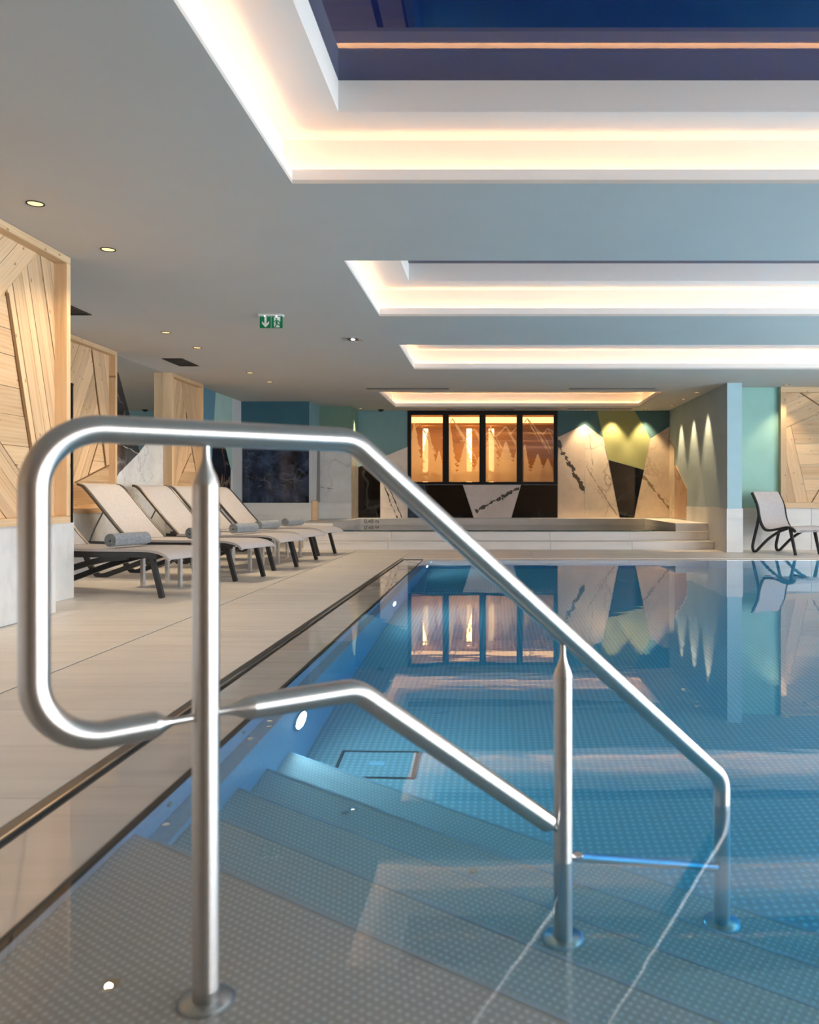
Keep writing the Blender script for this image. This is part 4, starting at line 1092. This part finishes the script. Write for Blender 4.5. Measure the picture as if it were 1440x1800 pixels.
DL = [(-2.645, 4.72, 42, 'nearest downlight at the upper left of the ceiling', 2.3), (-2.64, 5.60, 42, 'second downlight from the camera on the left ceiling', 2.3),
      (-3.385, 8.44, 75, 'downlight above the second lounger', 2.3), (-3.38, 9.32, 75, 'downlight above the third lounger, left of the exit sign', 2.3),
      (-3.345, 11.22, 75, 'downlight over the fourth lounger near the dark blue wall', 2.3), (-3.325, 12.12, 75, 'farthest downlight of the left row', 2.3),
      (3.30, 13.33, 140, 'nearest of three downlights along the right side wall', 0.95), (3.30, 14.28, 140, 'middle of three downlights along the right side wall', 0.95), (3.30, 15.23, 140, 'farthest of three downlights along the right side wall', 0.95),
      (1.80, 16.08, 95, 'left of three downlights washing the marble back wall', 1.35), (2.335, 16.08, 95, 'middle of three downlights washing the lime paint', 1.35), (2.97, 16.08, 95, 'right of three downlights washing the back wall', 1.35),
      (-2.585, 15.84, 150, 'downlight in the left corner of the raised pool', 0.95), (4.44, 12.43, 40, 'downlight in front of the turquoise wall', 1.5)]
d0 = None
for x, y, en, lab, sz in DL:
    if d0 is None: d0 = make_downlight(lab); r = d0
    else:
        r = dup(d0, None, None, lab)
        for ch in list(r.children):
            if ch.type == 'LIGHT': bpy.data.objects.remove(ch)
    r.location = (x, y, ZC)
for o in [o for o in scene.objects if o.name.startswith('downlight') and o.type == 'EMPTY']:
    for x, y, en, lab, sz in DL:
        if o['label'] == lab: spot(o, en, sz, blend=1.0 if sz > 2 else 0.6, col=(1.0, 0.78, 0.50) if sz > 2 else (1.0, 0.74, 0.42))

# exit sign
t = thing('exit_sign', 'green emergency exit sign with white arrow hanging from the ceiling', 'sign', (-2.075, 7.62, ZC))
M['sign_green'] = plain('exit_green', (0.0, 0.20, 0.075), 0.35)
M['sign_white'] = plain('exit_white', (0.75, 0.80, 0.76), 0.4)
obj('mount', box(-0.115, 0.115, -0.03, 0.03, -0.018, -0.0005), M['white_plastic'], t, bevel=0.003)
for x in (-0.052, 0.055): obj('led', lathe([(0, 0.006), (0.004, 0.005)], (x, -0.026, -0.0185), (0, 0, -1), 12), emit('exit_led', (1, 1, 0.95), 6.0), t)
obj('plate', box(-0.106, 0.106, -0.003, 0.003, -0.126, -0.0185), M['sign_green'], t)
def flat(name, pts, mat, y=-0.0035, dy=0.0006):
    bm = prism([(x, y - dy, z) for x, z in pts], [(x, y, z) for x, z in pts]); bmesh.ops.triangulate(bm, faces=bm.faces[:]); obj(name, bm, mat, t)
cx = -0.052
def pieces(name, polys, mat, y):
    bm = bmesh.new()
    for k, pts in enumerate(polys): prism([(x, y - 0.0006 - k * 0.00004, z) for x, z in pts], [(x, y, z) for x, z in pts], bm)
    obj(name, bm, mat, t)
pieces('arrow', [[(cx - 0.010, -0.024), (cx + 0.010, -0.024), (cx + 0.010, -0.100), (cx - 0.010, -0.100)],
                 [(cx, -0.120), (cx, -0.094), (cx - 0.033, -0.062), (cx - 0.033, -0.087)], [(cx, -0.120), (cx + 0.033, -0.087), (cx + 0.033, -0.062), (cx, -0.094)]], M['sign_white'], -0.0035)
obj('divider', box(-0.0012, 0.0012, -0.0042, -0.0031, -0.126, -0.0185), M['sign_white'], t)
flat('door_shape', [(0.026, -0.024), (0.086, -0.024), (0.086, -0.060), (0.078, -0.075), (0.080, -0.120), (0.026, -0.120)], M['sign_white'])
gm = M['sign_green']
hd = [(0.050 + 0.0075 * math.cos(2 * PI * k / 14), -0.041 + 0.0075 * math.sin(2 * PI * k / 14)) for k in range(14)]
flat('figure', hd, gm, -0.0042)
strokes = [([(0.054, -0.054), (0.050, -0.084)], 0.017), ([(0.058, -0.053), (0.070, -0.062), (0.080, -0.074)], 0.008), ([(0.050, -0.053), (0.040, -0.058), (0.031, -0.070)], 0.008),
           ([(0.054, -0.082), (0.066, -0.097), (0.087, -0.097)], 0.010), ([(0.050, -0.082), (0.045, -0.103), (0.033, -0.118)], 0.010)]
pieces('figure', [q for pts, w in strokes for q in stroke(pts, w)], gm, -0.0042)
# emergency lamp, vents, slots, dome
t = thing('emergency_lamp', 'small square metal emergency spotlight in the ceiling right of exit sign', 'ceiling light', (-1.52, 8.81, ZC))
obj('plate', rect_ring((-0.06, 0.06, -0.085, 0.085), (-0.095, 0.095, -0.105, 0.105), -0.006, -0.0005), M['alu'], t)
obj('recess', box(-0.06, 0.06, -0.085, 0.085, -0.004, -0.0008), M['dark_metal'], t)
obj('led', lathe([(0, 0.022), (0.006, 0.018)], (0, 0, -0.0045), (0, 0, -1), 16), emit('cool_led', (1, 1, 1), 8.0), t)
def vent(name, x0, x1, y0, y1, lab, mat, nsl):
    v = thing(name, lab, 'vent', ((x0 + x1) / 2, (y0 + y1) / 2, ZC), 0, 'ceiling vents')
    a, b = (x1 - x0) / 2, (y1 - y0) / 2
    obj('frame', rect_ring((-a + 0.02, a - 0.02, -b + 0.012, b - 0.012), (-a, a, -b, b), -0.008, -0.0005), mat, v)
    obj('backing', box(-a + 0.02, a - 0.02, -b + 0.012, b - 0.012, -0.0022, -0.0008), M['grille'], v)
    for k in range(nsl):
        yy = -b + 0.012 + (2 * b - 0.024) * (k + 0.5) / nsl
        obj('slat', box(-a + 0.021, a - 0.021, yy - 0.004, yy + 0.004, -0.0065, -0.0023), mat, v)
vent('ceiling_vent', -4.08, -3.83, 10.05, 10.63, 'black square air grille in the ceiling above the mirror', M['grille'], 5)
vent('ceiling_vent', -3.98, -3.745, 7.24, 7.62, 'black air grille in the ceiling behind the nearest wooden panel', M['grille'], 5)
vent('slot_diffuser', -2.01, -0.71, 12.80, 12.96, 'long grey slot vent left of centre before the last ceiling recess', M['slot'], 2)
vent('slot_diffuser', 1.18, 2.53, 12.80, 12.96, 'long grey slot vent right of centre before the last ceiling recess', M['slot'], 2)
vent('slot_diffuser', -0.93, 0.38, 15.88, 16.02, 'long grey slot vent above the amber window', M['slot'], 2)
vent('slot_diffuser', 1.42, 2.66, 15.80, 15.94, 'long grey slot vent above the right marble slabs', M['slot'], 2)
t = thing('dome_camera', 'small black dome on the ceiling left of the amber window', 'camera', (-2.22, 16.05, ZC))
obj('base', lathe([(0.0005, 0.06), (0.015, 0.06)], (0, 0, 0), (0, 0, -1), 20), M['black_frame'], t)
obj('dome', lathe([(0.0155, 0.045), (0.03, 0.036), (0.04, 0.02), (0.043, 0.004)], (0, 0, 0), (0, 0, -1), 20), M['black_frame'], t)
